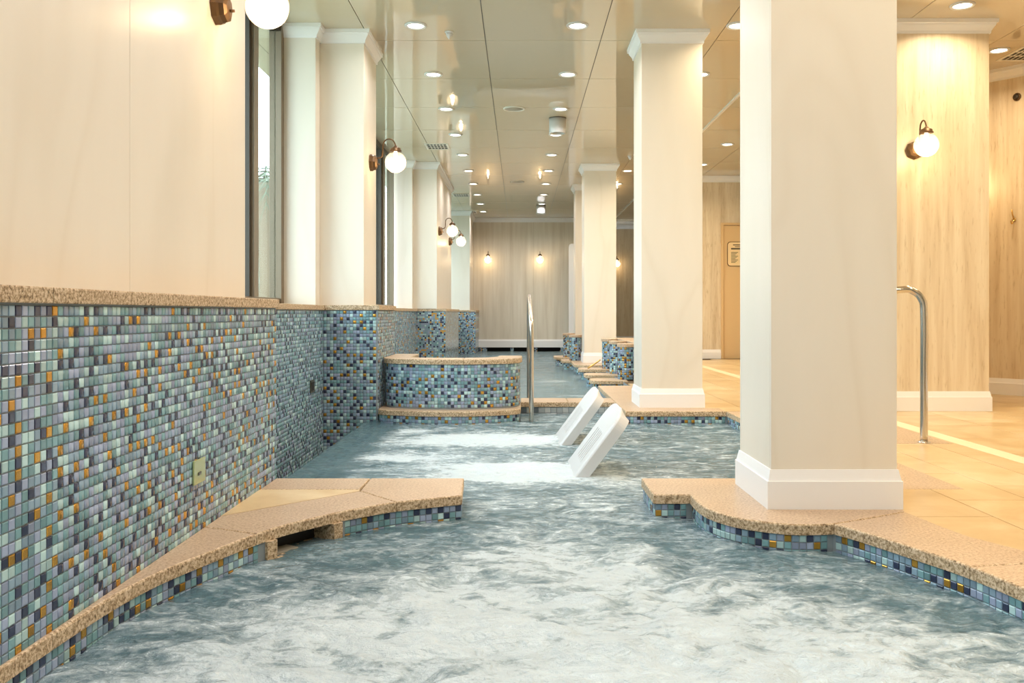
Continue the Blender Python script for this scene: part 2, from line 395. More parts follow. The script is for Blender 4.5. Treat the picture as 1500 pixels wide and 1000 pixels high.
TPR = np.array([0.30, 0.30, 0.10, 0.10, 0.20, 0.0]); MODE = [TP]  # recess mix: no gold, darker tiles partly standing in for shade under the ledge
def pick(n): return rng.choice(len(TN), size=n, p=MODE[0])
def spread(cur, last):
    """dark and gold tiles seldom touch another of their kind"""
    for r in range(len(cur)):
        for _ in range(3):
            k = cur[r]
            if k < 4: break
            nb = [cur[r - 1]] if r else []
            if last is not None: nb += list(last[max(0, r - 1):r + 2]) if k == 5 else [last[r]]
            if k not in nb: break
            cur[r] = pick(1)[0] if _ < 2 else rng.integers(0, 4)
    return cur
def strip_cells(path, ztop, rows, skip=None, s0=0.0):
    """tiles on an upright face following a plan path; the face looks to the right-hand side of the path"""
    out = []; last = None
    for c, t in path_frames(path, PT, s0):
        if skip and skip(c): continue
        nr = (t[1], -t[0], 0.0)
        last = spread(pick(rows), last)
        for r, col in enumerate(last):
            z = ztop - (r + 0.5) * PT; out.append(((c[0], c[1], z), (t[0], t[1], 0.0), (0, 0, 1.0), nr, int(col)))
    return out
def flat_cells(x0, x1, y0, y1, z):
    out = []
    for i in range(int((x1 - x0) / PT + 1e-6)):
        for j in range(int((y1 - y0) / PT + 1e-6)):
            out.append(((x0 + (i + .5) * PT, y0 + (j + .5) * PT, z), (1., 0, 0), (0, 1., 0), (0, 0, 1.), int(pick(1)[0])))
    return out
def lay_tiles(cells, parent, single=None, limit=300):
    """the tiles that show largest become objects of their own, the rest one joined part"""
    one = []
    if single:
        score = [(single(c[0]), i) for i, c in enumerate(cells)]
        one = [i for sc, i in sorted([q for q in score if q[0] is not None])[:limit]]
    pick1 = set(one)
    for i in one:
        c, t, u, w, k = cells[i]
        o = link('mosaic_tile', TILE_ME[TN[k]], parent)
        m = Matrix(((t[0], u[0], w[0], c[0]), (t[1], u[1], w[1], c[1]), (t[2], u[2], w[2], c[2]), (0, 0, 0, 1)))
        o.matrix_local = m
    joined('mosaic_field', [c for i, c in enumerate(cells) if i not in pick1], parent)

# ------------------------------------------------------------------ the plan (metres, camera at the origin, +y ahead)
ZC = 2.881            # ceiling
ZW = -0.095           # water of the near pools
ZL = 0.782            # top of the granite window ledge
TH = 0.037            # coping thickness
XT = -1.072           # face of the mosaic dado on the window side
XM = -1.196           # face of the marble piers on the window side
XR = -1.49            # mosaic face inside the window recesses
XG = -1.80            # window plane
YEND = 3.92

right_front = [(1.18, -1.0), (1.20, 0.4), (1.28, 1.0), (1.345, 1.4), (1.365, 1.8), (1.355, 2.1), (1.324, 2.35), (1.284, 2.556), (1.2345, 2.70), (1.1335, 2.958), (1.076, 3.07)]
right_front2 = [(1.076, 3.07), (0.948, 3.06), (0.847, 3.10), (0.7535, 3.18), (0.695, 3.30), (0.6765, 3.42), (0.6765, 3.565)]
rf1 = catmull(right_front, 4); rf2 = catmull(right_front2, 4)
left_front = [(-0.23, 3.55), (-0.35, 3.49), (-0.472, 3.425), (-0.56, 3.35), (-0.652, 3.26), (-0.7285, 3.16), (-0.799, 3.06), (-0.863, 2.93), (-0.9275, 2.749), (-1.0025, 2.516), (-1.038, 2.305), (-1.054, 2.018), (-1.058, 1.7), (-1.058, 1.0), (-1.058, -1.0)]
lf = catmull(left_front, 4)

# ================================================================== the setting
# ---- deck: sub-floor with grout colour, tiles and coping slabs as pieces
floor = struct(empty('floor'))
tag(floor, 'beige stone deck floor beside the pools')
OV = 0.012
deck_edge = offset_open(rf1, OV)[:-1] + [(1.078, 3.083)] + offset_open(rf2, OV)[1:-1] + [(0.6885, 3.577), (0.54, 3.577), (0.54, YEND - 0.012)]
deck_poly = deck_edge + [(1.527, YEND - 0.012), (1.527, 5.09), (2.0, 5.09), (2.0, 5.9), (1.527, 5.9), (1.527, 6.585), (0.785, 6.585), (0.785, 8.9), (1.10, 8.9), (1.10, 22.2), (6.0, 22.2), (6.0, -3.0), (1.18, -3.0)]
MB().prism(deck_poly, -0.95, -0.013, 'joint', 'grout').build('subfloor', floor)
def edge_x(y):
    """pool-side limit of the floor tiles"""
    if y < 3.3: return np.interp(y, [-3, .5, 1.2, 1.8, 2.2, 2.5, 2.73, 2.9, 3.04, 3.3], [1.46, 1.46, 1.58, 1.64, 1.63, 1.59, 1.52, 1.44, 1.42, 1.40])
    if y < 3.68: return 1.395
    if y < 4.95: return 1.80
    if y < 6.57: return 2.0
    return 1.29 if y < 9.2 else 1.42
# floor tiles 0.29 x 0.57, running bond
cols = [1.105, 1.395, 1.685, 1.975, 2.265]
TW, TLn = 0.29, 0.57
me_t = {}
def floor_tile(x0, x1, y0, y1):
    key = (round(x1 - x0, 3), round(y1 - y0, 3))
    if key not in me_t:
        w, d = key; b = MB().box(-w / 2 + .0022, w / 2 - .0022, -d / 2 + .0022, d / 2 - .0022, -0.012, -0.001, 'floor_tile', 0.0012)
        o = b.build('floor_tile'); me_t[key] = o.data; bpy.data.objects.remove(o)
    o = link('floor_tile', me_t[key], floor); o.location = ((x0 + x1) / 2, (y0 + y1) / 2, 0)
for ci in range(-1, 14):
    x0 = 1.395 + TW * ci; x1 = x0 + TW
    if ci >= 3: x0 = 2.53 + (ci - 3) * 0.45; x1 = x0 + 0.45
    if ci == 2: x1 = 2.42 - 0.16; 
    if x0 > 4.6: break
    for k in range(-4, 24):
        y0 = 3.18 + TLn * k + (0.285 if ci % 2 else 0.0); y1 = y0 + TLn
        if y1 > 14.1 and x0 > 2.3: continue
        ym = [y for y in (y0, y1) ] + list(np.linspace(y0, y1, 6))
        if y0 < 0.9: continue
        lim = max(edge_x(y) for y in ym[2:-1])
        if x1 < lim + 0.06: continue
        if x0 > 3.4 and y0 > 8.2: continue
        floor_tile(x0, x1, y0, y1)
for q in ((1.685, 1.975, 4.605, 4.95), (1.685, 1.975, 6.575, 6.885), (1.30, 1.395, 6.802, 6.885)): floor_tile(*q)
for k in range(0, 18):
    y0 = 0.9 + k * 0.75
    MB().box(2.42, 2.528, y0 + .001, y0 + .749, -0.012, -0.0008, 'cream_strip').build('border_strip', floor)
    MB().box(2.262, 2.418, y0 + .001, y0 + .749, -0.012, -0.001, 'floor_tile').build('border_tile', floor)
def slab(poly, name='coping_slab', parent=floor, z1=0.0, th=TH, bev=0.006, gap=0.0012):
    return MB().prism(offset_closed(poly, -gap), z1 - th, z1, 'granite', 'granite_edge', bev).build(name, parent)
# near pool, column side
def part_of(path, y_hi, y_lo): return [q for q in path if y_lo - 1e-6 <= q[1] <= y_hi + 1e-6]
outer = [(1.405, 3.26), (1.432, 3.04), (1.457, 2.9), (1.538, 2.73), (1.60, 2.5), (1.65, 2.2), (1.66, 1.8), (1.60, 1.2), (1.48, 0.5), (1.48, -1.0)]
slab(rf2 + [(0.53, 3.565), (0.53, YEND), (1.41, YEND), (1.41, 3.26), (1.24, 3.16)])
slab([q for q in rf1 if q[1] >= 2.55] + [(1.24, 3.16), (1.405, 3.26), (1.432, 3.04), (1.457, 2.9), (1.538, 2.73), (1.575, 2.6)])
slab([q for q in rf1 if 1.55 <= q[1] <= 2.56] + [(1.575, 2.6), (1.60, 2.5), (1.65, 2.2), (1.66, 1.8), (1.64, 1.55)][::1])
slab([q for q in rf1 if q[1] <= 1.56] + [(1.64, 1.55), (1.60, 1.2), (1.48, 0.5), (1.48, -1.0)])
slab([(1.41, 3.67), (1.83, 3.67), (1.83, 4.95), (1.515, 4.95), (1.515, YEND), (1.41, YEND)])
slab([(1.515, 4.95), (2.41, 4.95), (2.41, 5.10), (1.515, 5.10)]); slab([(1.99, 5.10), (2.41, 5.10), (2.41, 5.89), (1.99, 5.89)])
slab([(1.515, 5.89), (2.41, 5.89), (2.41, 6.1), (1.515, 6.1)]); slab([(1.515, 6.1), (2.0, 6.1), (2.0, 6.573), (1.515, 6.573)])
# slab under the far column
slab([(0.773, 6.573), (1.515, 6.573), (1.515, 6.80), (1.30, 6.80), (1.30, 8.9), (0.773, 8.9)])

# ---- skirts of mosaic under the coping (right)
wpr = struct(empty('wall_pool_right')); tag(wpr, 'mosaic band under the curved granite coping beside the near column')
near = lambda c: (c[1] if (c[2] > ZW - 0.02 and c[1] > 2.0) else None)
cells = []
base_r1 = offset_open(rf1, OV); base_r2 = offset_open(rf2, OV)
for pth in (base_r1, base_r2, [(0.6885, 3.577), (0.54, 3.577)], [(0.54, 3.577), (0.54, YEND - 0.012)]):
    cells += strip_cells(pth[::-1], -TH - 0.002, 5)
# the face must look at the water: flip where needed
def face_to(cells, fx, fy):
    out = []
    for c, t, u, w, k in cells:
        if (fx - c[0]) * w[0] + (fy - c[1]) * w[1] < 0: t = tuple(-q for q in t); w = tuple(-q for q in w)
        out.append((c, t, u, w, k))
    return out
lay_tiles(face_to(cells, 0.0, 2.2), wpr, near, 300)
wpf = struct(empty('wall_pool_far')); tag(wpf, 'mosaic band under the coping of the far column')
lay_tiles(face_to(strip_cells([(0.785, 6.585), (1.527, 6.585)], -TH - 0.002, 5), 1.0, 5) + face_to(strip_cells([(1.527, 6.585), (1.527, 5.9)], -TH - 0.002, 5), 0, 6) +
          face_to(strip_cells([(0.785, 6.585), (0.785, 7.24)], -TH - 0.002, 5), 0, 7), wpf)

# ---- window-side dado: long mosaic wall, granite ledge, marble above
wl = struct(empty('wall_left')); tag(wl, 'long mosaic dado wall with marble cladding above a granite ledge')
ZT = ZL - TH
MB().box(-2.2, XT, -3.0, YEND, -0.95, ZT, 'grout').build('dado_core', wl)
lay_tiles(face_to(strip_cells([(XT, YEND - 0.001), (XT, 0.0)], ZT - 0.004, 30), 0, 2), wl, lambda c: (c[1] if c[1] > 1.83 else None), 300)
lay_tiles(face_to(strip_cells([(XT - 0.002, YEND), (XR, YEND)], ZT - 0.004, 36), -1, 9), wl)
ys = [-3.0, -1.2, 0.3, 2.03, 3.40]
for a, b in zip(ys, ys[1:] + [YEND + 0.012]):
    MB().box(-2.0, XT + 0.014, a + .0015, b - .0015, ZT, ZL, 'granite_edge', 0.004).build('ledge_slab', wl)
YN = 3.89
MB().box(-1.85, XM - 0.02, 0.6, YN - 0.02, ZL, ZC, 'joint').build('pier_core', wl)
for a, b in ((0.6, 1.60), (1.60, 2.74), (2.74, YN)):
    MB().box(XM - 0.02, XM, a + .001, b - .001, ZL, ZC, 'marble', 0.002).build('marble_panel', wl)
MB().box(-1.85, XM - 0.001, YN - 0.02, YN, ZL, ZC, 'marble').build('marble_panel', wl)
# recess walls between the piers, under the windows
wr = struct(empty('wall_left_recess')); tag(wr, 'dim mosaic wall inside the window recess')
MB().box(-2.2, XR, YEND, 6.76, -0.95, ZT, 'grout').build('recess_core', wr)
MODE[0] = TPR; lay_tiles(face_to(strip_cells([(XR, YEND + .004), (XR, 6.76)], ZT - 0.004, 44), 0, 5), wr); MODE[0] = TP
MB().box(-2.0, XR + 0.014, YEND + 0.013, 5.3, ZT, ZL, 'granite_edge', 0.004).build('ledge_slab', wr)
MB().box(-2.0, XR + 0.014, 5.302, 6.747, ZT, ZL, 'granite_edge', 0.004).build('ledge_slab', wr)
wr2 = struct(empty('wall_left_far')); tag(wr2, 'mosaic wall under the far window')
MB().box(-2.2, XR, 7.65, 12.9, -0.95, ZT, 'far_mosaic_y').build('recess_face', wr2)
for a, b in ((7.663, 9.4), (9.402, 11.2), (11.202, 12.88)):
    MB().box(-2.0, XR + 0.014, a, b, ZT, ZL, 'granite_edge', 0.004).build('ledge_slab', wr2)
MB().box(-2.2, XR, 15.6, 19.0, -0.95, ZT, 'far_mosaic_y').build('recess_face', wr2)
MB().box(-2.0, XR + 0.014, 15.6, 19.0, ZT, ZL, 'granite_edge', 0.004).build('ledge_slab', wr2)

# ---- left platform between the two pools
wp = struct(empty('wall_pool_left')); tag(wp, 'low pool wall with granite platform and mosaic band by the long dado')
base_l = offset_open(lf, OV)      # path runs towards the camera: right-hand side is away from the water
if base_l[10][0] > lf[10][0]: base_l = offset_open(lf, -OV)
slot0, slot1 = (-0.842, 2.985), (-0.662, 3.25)
_t = (Vector(slot1) - Vector(slot0)).normalized(); _n = Vector((-_t.y, _t.x)) * 0.11
core_l = [q for q in base_l if q[1] > slot1[1] + .02] + [slot1, (slot1[0] + _n.x, slot1[1] + _n.y), (slot0[0] + _n.x, slot0[1] + _n.y), slot0] + [q for q in base_l if q[1] < slot0[1] - .02]
MB().prism(core_l + [(XT - 0.05, -1.0), (XT - 0.05, YEND - .012), (-0.257, YEND - .012)], -0.95, -TH, 'grout').build('wall_core', wp)
slot0, slot1 = (-0.842, 2.985), (-0.662, 3.25)
def in_slot(c): q = (c[0] - slot0[0]) * _t.x + (c[1] - slot0[1]) * _t.y; return -0.006 < q < 0.3264 and c[1] > 2.9
cells = strip_cells(base_l, -TH - 0.002, 5, in_slot) + strip_cells([base_l[0], (-0.257, YEND - .012)], -TH - 0.002, 5)
lay_tiles(face_to(cells, 0.3, 2.6), wp, lambda c: (c[1] if (c[2] > ZW - 0.02 and c[1] > 1.85) else None), 300)
lay_tiles(face_to(strip_cells([(-1.05, YEND - .012), (-0.257, YEND - .012)], -TH - .002, 5), -.6, 9), wp)
def lfp(y1, y0): return [q for q in lf if y0 - 1e-6 <= q[1] <= y1 + 1e-6]
XW = XT + 0.0005
slab([(-0.656, YEND), (-0.245, YEND)] + lfp(3.56, 3.42) + [(-0.653, 3.64)], 'coping_slab', wp)
slab(lfp(3.43, 2.929) + [(-1.01, 3.0), (XW, 3.03), (XW, 3.19), (-0.653, 3.64)], 'coping_slab', wp)
slab(lfp(2.931, 2.018) + [(XW, 2.018), (XW, 3.03), (-1.01, 3.0)], 'coping_slab', wp)
slab(lfp(2.018, -1.0) + [(XW, -1.0), (XW, 2.018)], 'coping_slab', wp, bev=0.004)
slab([(XW, 3.67), (-0.658, 3.67), (-0.656, YEND), (XW, YEND)], 'coping_slab', wp)
MB().prism(offset_closed([(XW, 3.19), (-0.653, 3.64), (-0.658, 3.67), (XW, 3.67)], -0.0015), -TH, -0.0008, 'floor_tile').build('floor_tile', wp)

# ---- overflow rim and gutter along the recess
rim = struct(empty('trim_1')); tag(rim, 'submerged mosaic overflow rim along the recess gutter')
MB().box(-1.16, -0.99, YEND, 6.60, -0.95, -0.108, 'grout').build('rim_core', rim)
joined('mosaic_field', flat_cells(-1.16, -0.99, YEND + .02, 6.60, -0.108) + face_to(strip_cells([(-1.16, YEND), (-1.16, 6.6)], -0.11, 8), -3, 5), rim)
gut = struct(MB().box(XR, -1.16, YEND, 6.76, -0.95, -0.36, 'dim_plate').build('trim_2')); tag(gut, 'dark overflow gutter floor')

# ---- pool floors
struct(MB().box(-1.15, 2.2, -3.0, 7.3, -1.05, -0.95, 'pool_floor').build('floor_pool'), 'pale blue floor of the near pools')
struct(MB().box(-1.6, 1.3, 7.3, 20.6, -1.05, -0.95, 'pool_floor').build('floor_pool_far'), 'pale blue floor of the long far pool')

# ---- ceiling of lacquered panels with thin open joints
ceil = struct(empty('ceiling')); tag(ceil, 'glossy cream lacquered panel ceiling')
MB().box(-2.3, 6.0, -3.1, 22.3, ZC + 0.012, ZC + 0.10, 'bronze_dark').build('ceiling_core', ceil)
xs = [-2.3, -2.096, -1.186, -0.275, 0.637, 1.547, 2.16, 2.865, 3.78, 4.70, 6.0]
ysj = [-3.1] + [7.09 + 1.156 * k for k in range(-8, 13)] + [22.3]
pm = {}
for a, b in zip(xs, xs[1:]):
    for c, d in zip(ysj, ysj[1:]):
        key = (round(b - a, 3), round(d - c, 3))
        if key not in pm:
            w, h = key; o = MB().box(-w / 2 + .003, w / 2 - .003, -h / 2 + .003, h / 2 - .003, 0, 0.012, 'ceiling_lacquer').build('ceiling_panel'); pm[key] = o.data; bpy.data.objects.remove(o)
        o = link('ceiling_panel', pm[key], ceil); o.location = ((a + b) / 2, (c + d) / 2, ZC)
# raised edge trim where the low ceiling bay begins
struct(MB().box(2.145, 2.175, -3.0, 22, ZC - 0.012, ZC + 0.001, 'grille_white').build('trim_3'), 'thin pale ceiling edge strip over the deck')

CROWN = [(0, -0.098), (0.010, -0.098), (0.012, -0.080), (0.022, -0.062), (0.034, -0.044), (0.038, -0.030), (0.048, -0.028), (0.050, 0.0), (0.0, 0.0)]
BASE = [(0.0, 0.145), (0.004, 0.145), (0.011, 0.112), (0.013, 0.105), (0.0165, 0.103), (0.0165, 0.0), (0.0, 0.0)]
crown = [(o, ZC + z) for o, z in CROWN]
def base(z0=0.0, h=1.0): return [(o, z0 + z * h) for o, z in BASE]

# ---- far walls
wb = struct(empty('wall_back')); tag(wb, 'far travertine wall at the end of the long pool')
YB = 20.36
MB().box(-2.2, 2.0, YB + 0.02, YB + 0.4, -0.06, ZC, 'joint').build('wall_core', wb)
MB().box(-2.2, 2.0, YB + 0.35, YB + 0.4, -0.95, -0.06, 'dark').build('slot_back', wb)  # painted dark for the shade deep in the overflow slots
px = [-2.2, -0.62, 0.30, 0.92, 2.0]
for a, b in zip(px, px[1:]):
    MB().box(a + .001, b - .001, YB, YB + 0.02, -0.06, ZC, 'travertine_lightened').build('stone_panel', wb)
MB().run([(-2.2, YB), (2.0, YB)], crown, 'white_paint').build('crown_moulding', wb)
MB().run([(-2.2, YB), (2.0, YB)], [(0, .12), (.006, .12), (.014, .09), (.018, .085), (.018, -.062), (0, -.062)], 'white_paint').build('baseboard', wb)
for a, b in ((-0.93, -0.76), (-0.22, -0.15), (0.33, 0.39), (0.91, 1.2)):
    MB().box(a, b, YB - 0.004, YB + 0.3, -0.95, -0.062, 'far_mosaic_x').build('slot_pier', wb)
MB().box(-2.2, 1.2, YB - 0.003, YB + .3, -0.95, -0.175, 'far_mosaic_x').build('slot_sill', wb)
wb2 = struct(empty('wall_back_corridor')); tag(wb2, 'brown stone wall closing the corridor behind the columns')
MB().box(1.2, 6.0, 22.0, 22.2, 0, ZC, 'travertine').build('wall_face', wb2)
MB().run([(1.2, 22.0), (6.0, 22.0)], crown, 'white_paint').build('crown_moulding', wb2)
MB().run([(1.2, 22.0), (6.0, 22.0)], base(), 'white_paint').build('baseboard', wb2)
wd = struct(empty('wall_door')); tag(wd, 'honey travertine wall with the tan door')
MB().box(2.45, 6.0, 14.12, 14.3, 0, ZC, 'travertine').build('wall_face', wd)
MB().run([(2.45, 14.12), (6.0, 14.12)], crown, 'white_paint').build('crown_moulding', wd)
MB().run([(2.45, 14.12), (3.18, 14.12)], base(), 'white_paint').build('baseboard', wd)
MB().run([(4.25, 14.12), (6.0, 14.12)], base(), 'white_paint').build('baseboard', wd)
d1 = struct(empty('door_1')); tag(d1, 'plain tan flush door with a notice plate')
MB().box(3.20, 4.16, 14.09, 14.119, 0.0, 2.10, 'door_tan', 0.003).build('door_leaf', d1)
for a, b, c, d in ((3.165, 3.198, 0, 2.14), (4.162, 4.195, 0, 2.14)): MB().box(a, b, 14.07, 14.119, c, d, 'door_tan').build('door_frame', d1)
MB().box(3.198, 4.162, 14.07, 14.119, 2.105, 2.14, 'door_tan').build('door_frame', d1)
MB().tube([(4.08, 14.085, 1.0), (4.08, 14.04, 1.0), (3.97, 14.04, 1.0)], 0.009, 'steel').build('door_handle', d1)
# notice plate, print too small to read
sg = empty('notice_plate', (3.46, 14.088, 1.65)); tag(sg, 'cream notice plate with rounded corners on the tan door', 'sign')
def rrect(w, h, r, k=4):
    out = []
    for cx, cy, a0 in ((w / 2 - r, h / 2 - r, 0), (-w / 2 + r, h / 2 - r, 90), (-w / 2 + r, -h / 2 + r, 180), (w / 2 - r, -h / 2 + r, 270)):
        out += [(cx + r * math.cos(R(a0 + 90 * i / k)), cy + r * math.sin(R(a0 + 90 * i / k))) for i in range(k + 1)]
    return out
def plate_xz(mb, P, y0, y1, mat):
    n = len(P); mb.add([(x, y0, z) for x, z in P] + [(x, y1, z) for x, z in P], [tuple(range(n)), tuple(range(2 * n - 1, n - 1, -1))] + [(i, (i + 1) % n, n + (i + 1) % n, n + i) for i in range(n)], mat); return mb
plate_xz(MB(), rrect(0.40, 0.39, 0.05), -0.006, 0, 'antique_brass').build('plate_rim', sg)
plate_xz(MB(), rrect(0.38, 0.37, 0.045), -0.008, -0.006, 'sign_cream').build('plate_face', sg)
for x0, x1, z0, z1, k in ((-.11, .11, .135, .15, 'print_dark'), (-.08, .08, .11, .12, 'print_dark'), (-.14, .14, .07, .095, 'print_dark'),
                          (-.14, -.03, -.16, .03, 'print_green'), (.03, .14, -.16, .03, 'print_green')):
    if k == 'print_green':
        for q in range(9): MB().box(x0, x1 - 0.02 * (q % 3), -0.0088, -0.008, z1 - .02 * q - .010, z1 - .02 * q, k).build('print_line', sg)
    else: MB().box(x0, x1, -0.0088, -0.008, z0, z1, k).build('print_line', sg)

# ---- right: travertine pier and curved wall
wp2 = struct(empty('wall_pier_right')); tag(wp2, 'broad travertine pier carrying a globe lamp')
PX0, PX1, PY0, PY1 = 2.55, 3.46, 6.60, 8.6
MB().box(PX0, PX1, PY0, PY1, 0, ZC, 'travertine').build('pier_face', wp2)
MB().ring(PX0, PX1, PY0, PY1, crown, 'white_paint').build('crown_moulding', wp2)
MB().ring(PX0, PX1, PY0, PY1, base(0, 1.0), 'white_paint').build('baseboard', wp2)
wc = struct(empty('wall_right')); tag(wc, 'curved travertine wall behind the pier')
cw = catmull([(3.40, 8.52), (3.8, 8.30), (4.17, 8.02), (4.42, 7.70), (4.60, 7.2), (4.70, 6.5), (4.70, 5.0), (4.70, -3.0)], 5)
b = MB(); n = len(cw); cwo = offset_open(cw, -0.15)
b.add([(x, y, 0) for x, y in cw] + [(x, y, ZC) for x, y in cw], [(i, i + 1, n + i + 1, n + i) for i in range(n - 1)], 'travertine', True).build('wall_face', wc)
b = MB(); b.add([(x, y, 0) for x, y in cwo] + [(x, y, ZC) for x, y in cwo], [(i, i + 1, n + i + 1, n + i) for i in range(n - 1)], 'travertine', True).build('wall_rear', wc)
MB().run(cw, crown, 'white_paint').build('crown_moulding', wc)
MB().run(cw, base(), 'white_paint').build('baseboard', wc)
struct(MB().box(3.55, 3.7, 8.6, 14.12, 0, ZC, 'travertine').build('wall_right_far'), 'travertine wall beyond the pier')
struct(MB().box(5.9, 6.0, 14.3, 22, 0, ZC, 'travertine').build('wall_right_end'), 'travertine wall at the corridor side')
struct(MB().box(-2.3, 6.0, -3.2, -3.0, -0.95, ZC, 'marble').build('wall_front'), 'marble wall facing the pools')

# ---- windows
def window(name, y0, y1, mull, label, jw=0.075):
    w = struct(empty(name)); tag(w, label)
    MB().box(XG - 0.06, XG + 0.03, y0, y0 + jw, ZL, ZC, 'bronze').build('window_frame', w)
    MB().box(XG - 0.06, XG + 0.03, y1 - jw, y1, ZL, ZC, 'bronze').build('window_frame', w)
    MB().box(XG - 0.06, XG + 0.02, y0 + jw, y1 - jw, ZC - 0.07, ZC - 0.001, 'bronze_dark').build('window_frame', w)
    MB().box(XG - 0.06, XG + 0.02, y0 + jw, y1 - jw, ZL + 0.0005, ZL + 0.05, 'bronze').build('window_frame', w)
    es = [y0 + jw]
    for a, b_ in mull:
        MB().box(XG - 0.07, XG + 0.025, a, a + (b_ - a) * .3, ZL + .05, ZC - .07, 'bronze_dark').build('mullion', w)
        MB().box(XG - 0.07, XG + 0.045, a + (b_ - a) * .3, b_, ZL + .05, ZC - .07, 'bronze').build('mullion', w); es += [a, b_]
    es.append(y1 - jw)
    for k in range(0, len(es), 2):
        MB().box(XG - 0.022, XG - 0.012, es[k], es[k + 1], ZL + .05, ZC - .07, 'window_glass').build('pane', w)
window('window_1', YN, 6.70, [(5.86, 6.0)], 'tall bronze framed window beside the near marble wall')
window('window_2', 7.42, 12.53, [(9.0, 9.09), (10.3, 10.39), (11.42, 11.62)], 'tall bronze framed window between the lamp pier and the broad pier')
window('window_3', 15.5, 18.95, [(17.1, 17.2)], 'tall bronze framed window near the far wall')
window('window_4', -2.9, 0.6, [(-1.2, -1.1)], 'tall bronze framed window at the near end')

# ================================================================== columns and piers
def square_column(x0, y0, w, label):
    o = empty('square_column', (x0 + w / 2, y0 + w / 2, 0)); tag(o, label, 'column', 'square marble columns')
    h = w / 2; t = 0.016
    MB().box(-h + t, h - t, -h + t, h - t, 0, ZC, 'joint').build('column_core', o)
    for k in range(4):
        p = MB().box(-h + (0.0008 if k % 2 else t * 0), h - (0.0008 if k % 2 else t * 0), -h, -h + t, 0.0, ZC, 'marble', 0.0015).build('marble_panel', o)
        p.rotation_euler = (0, 0, k * math.pi / 2)
        if k % 2: p.scale = ((w - 2 * t - 0.002) / w, 1, 1)
    MB().ring(-h, h, -h, h, crown, 'white_paint').build('crown_moulding', o)
    MB().ring(-h, h, -h, h, base(), 'white_paint').build('base_moulding', o)
    return o
CW = 0.466
square_column(0.928, 3.309, CW, 'square cream marble column on the curved granite coping beside the churning pool')
square_column(0.928, 6.84, CW, 'square cream marble column behind the white loungers, crown moulding in full view')
square_column(0.928, 12.98, CW, 'square cream marble column behind the row of tiled dividers')
square_column(0.928, 15.05, CW, 'square cream marble column farthest along the pool, mostly hidden behind another')

def wall_pier(y0, y1, xr, label, jamb=True, jy=0.14):
    o = empty('window_pier', ((xr - 1.85) / 2, (y0 + y1) / 2, 0)); tag(o, label, 'pier', 'marble piers between the windows')
    inv = Matrix.Translation(-Vector(o.location))
    def put(mb, nm):
        q = mb.build(nm, o); q.data.transform(inv); return q
    put(MB().box(-1.85, xr - 0.02, y0 + .02, y1 - .02, ZL, ZC, 'joint'), 'pier_core')
    put(MB().box(-1.533, xr, y0, y0 + .02, ZL, ZC, 'marble', 0.002), 'marble_panel')
    put(MB().box(xr - .02, xr, y0 + .021, y1 - .021, ZL, ZC, 'marble', 0.002), 'marble_panel')
    put(MB().box(-1.85, xr, y1 - .02, y1, ZL, ZC, 'marble', 0.002), 'marble_panel')
    put(MB().ring(-1.85, xr, y0, y1, crown, 'white_paint'), 'crown_moulding')
    if jamb:
        put(MB().box(-1.85, -1.533, y0 - jy, y0 + .018, ZL, ZC, 'marble', 0.002), 'jamb_panel')
        put(MB().ring(-1.85, -1.533, y0 - jy, y0, crown, 'white_paint'), 'crown_moulding')
    return o, put
XP = XT - 0.004      # right-hand face of the mosaic plinths
o, put = wall_pier(6.84, 7.42, XM, 'marble window pier with one globe lamp, on a mosaic plinth beside the curved tub wall')
put(MB().box(-2.2, XP, 6.76, 7.65, -0.95, ZT, 'grout'), 'plinth_core')
cl = face_to(strip_cells([(XR + .002, 6.76), (XP, 6.76)], ZT - .004, 44), -1, 0) + face_to(strip_cells([(XP, 6.76), (XP, 7.65)], ZT - .004, 34), 5, 7)
q = joined('mosaic_field', cl, o); q.data.transform(Matrix.Translation(-Vector(o.location)))
put(MB().box(-1.9, XP + 0.014, 6.746, 7.664, ZT, ZL, 'granite_edge', 0.004), 'ledge_slab')
o, put = wall_pier(12.84, 15.5, XM, 'broad marble window pier carrying two globe lamps')
put(MB().box(-2.2, XP, 12.86, 15.6, -0.95, ZT, 'far_mosaic_x'), 'plinth_face')
put(MB().box(XP - 0.01, XP + 0.002, 12.862, 15.598, -0.95, ZT - .001, 'far_mosaic_y'), 'plinth_side')
put(MB().box(-1.9, XP + 0.014, 12.846, 15.614, ZT, ZL, 'granite_edge', 0.004), 'ledge_slab')
o, put = wall_pier(18.97, 20.34, -1.07, 'marble corner pier against the far wall', jamb=False)
put(MB().box(-2.2, -0.945, 18.93, 20.35, -0.95, ZT, 'far_mosaic_x'), 'plinth_face')
put(MB().box(-1.9, -0.93, 18.915, 20.35, ZT, ZL, 'granite_edge', 0.004), 'ledge_slab')

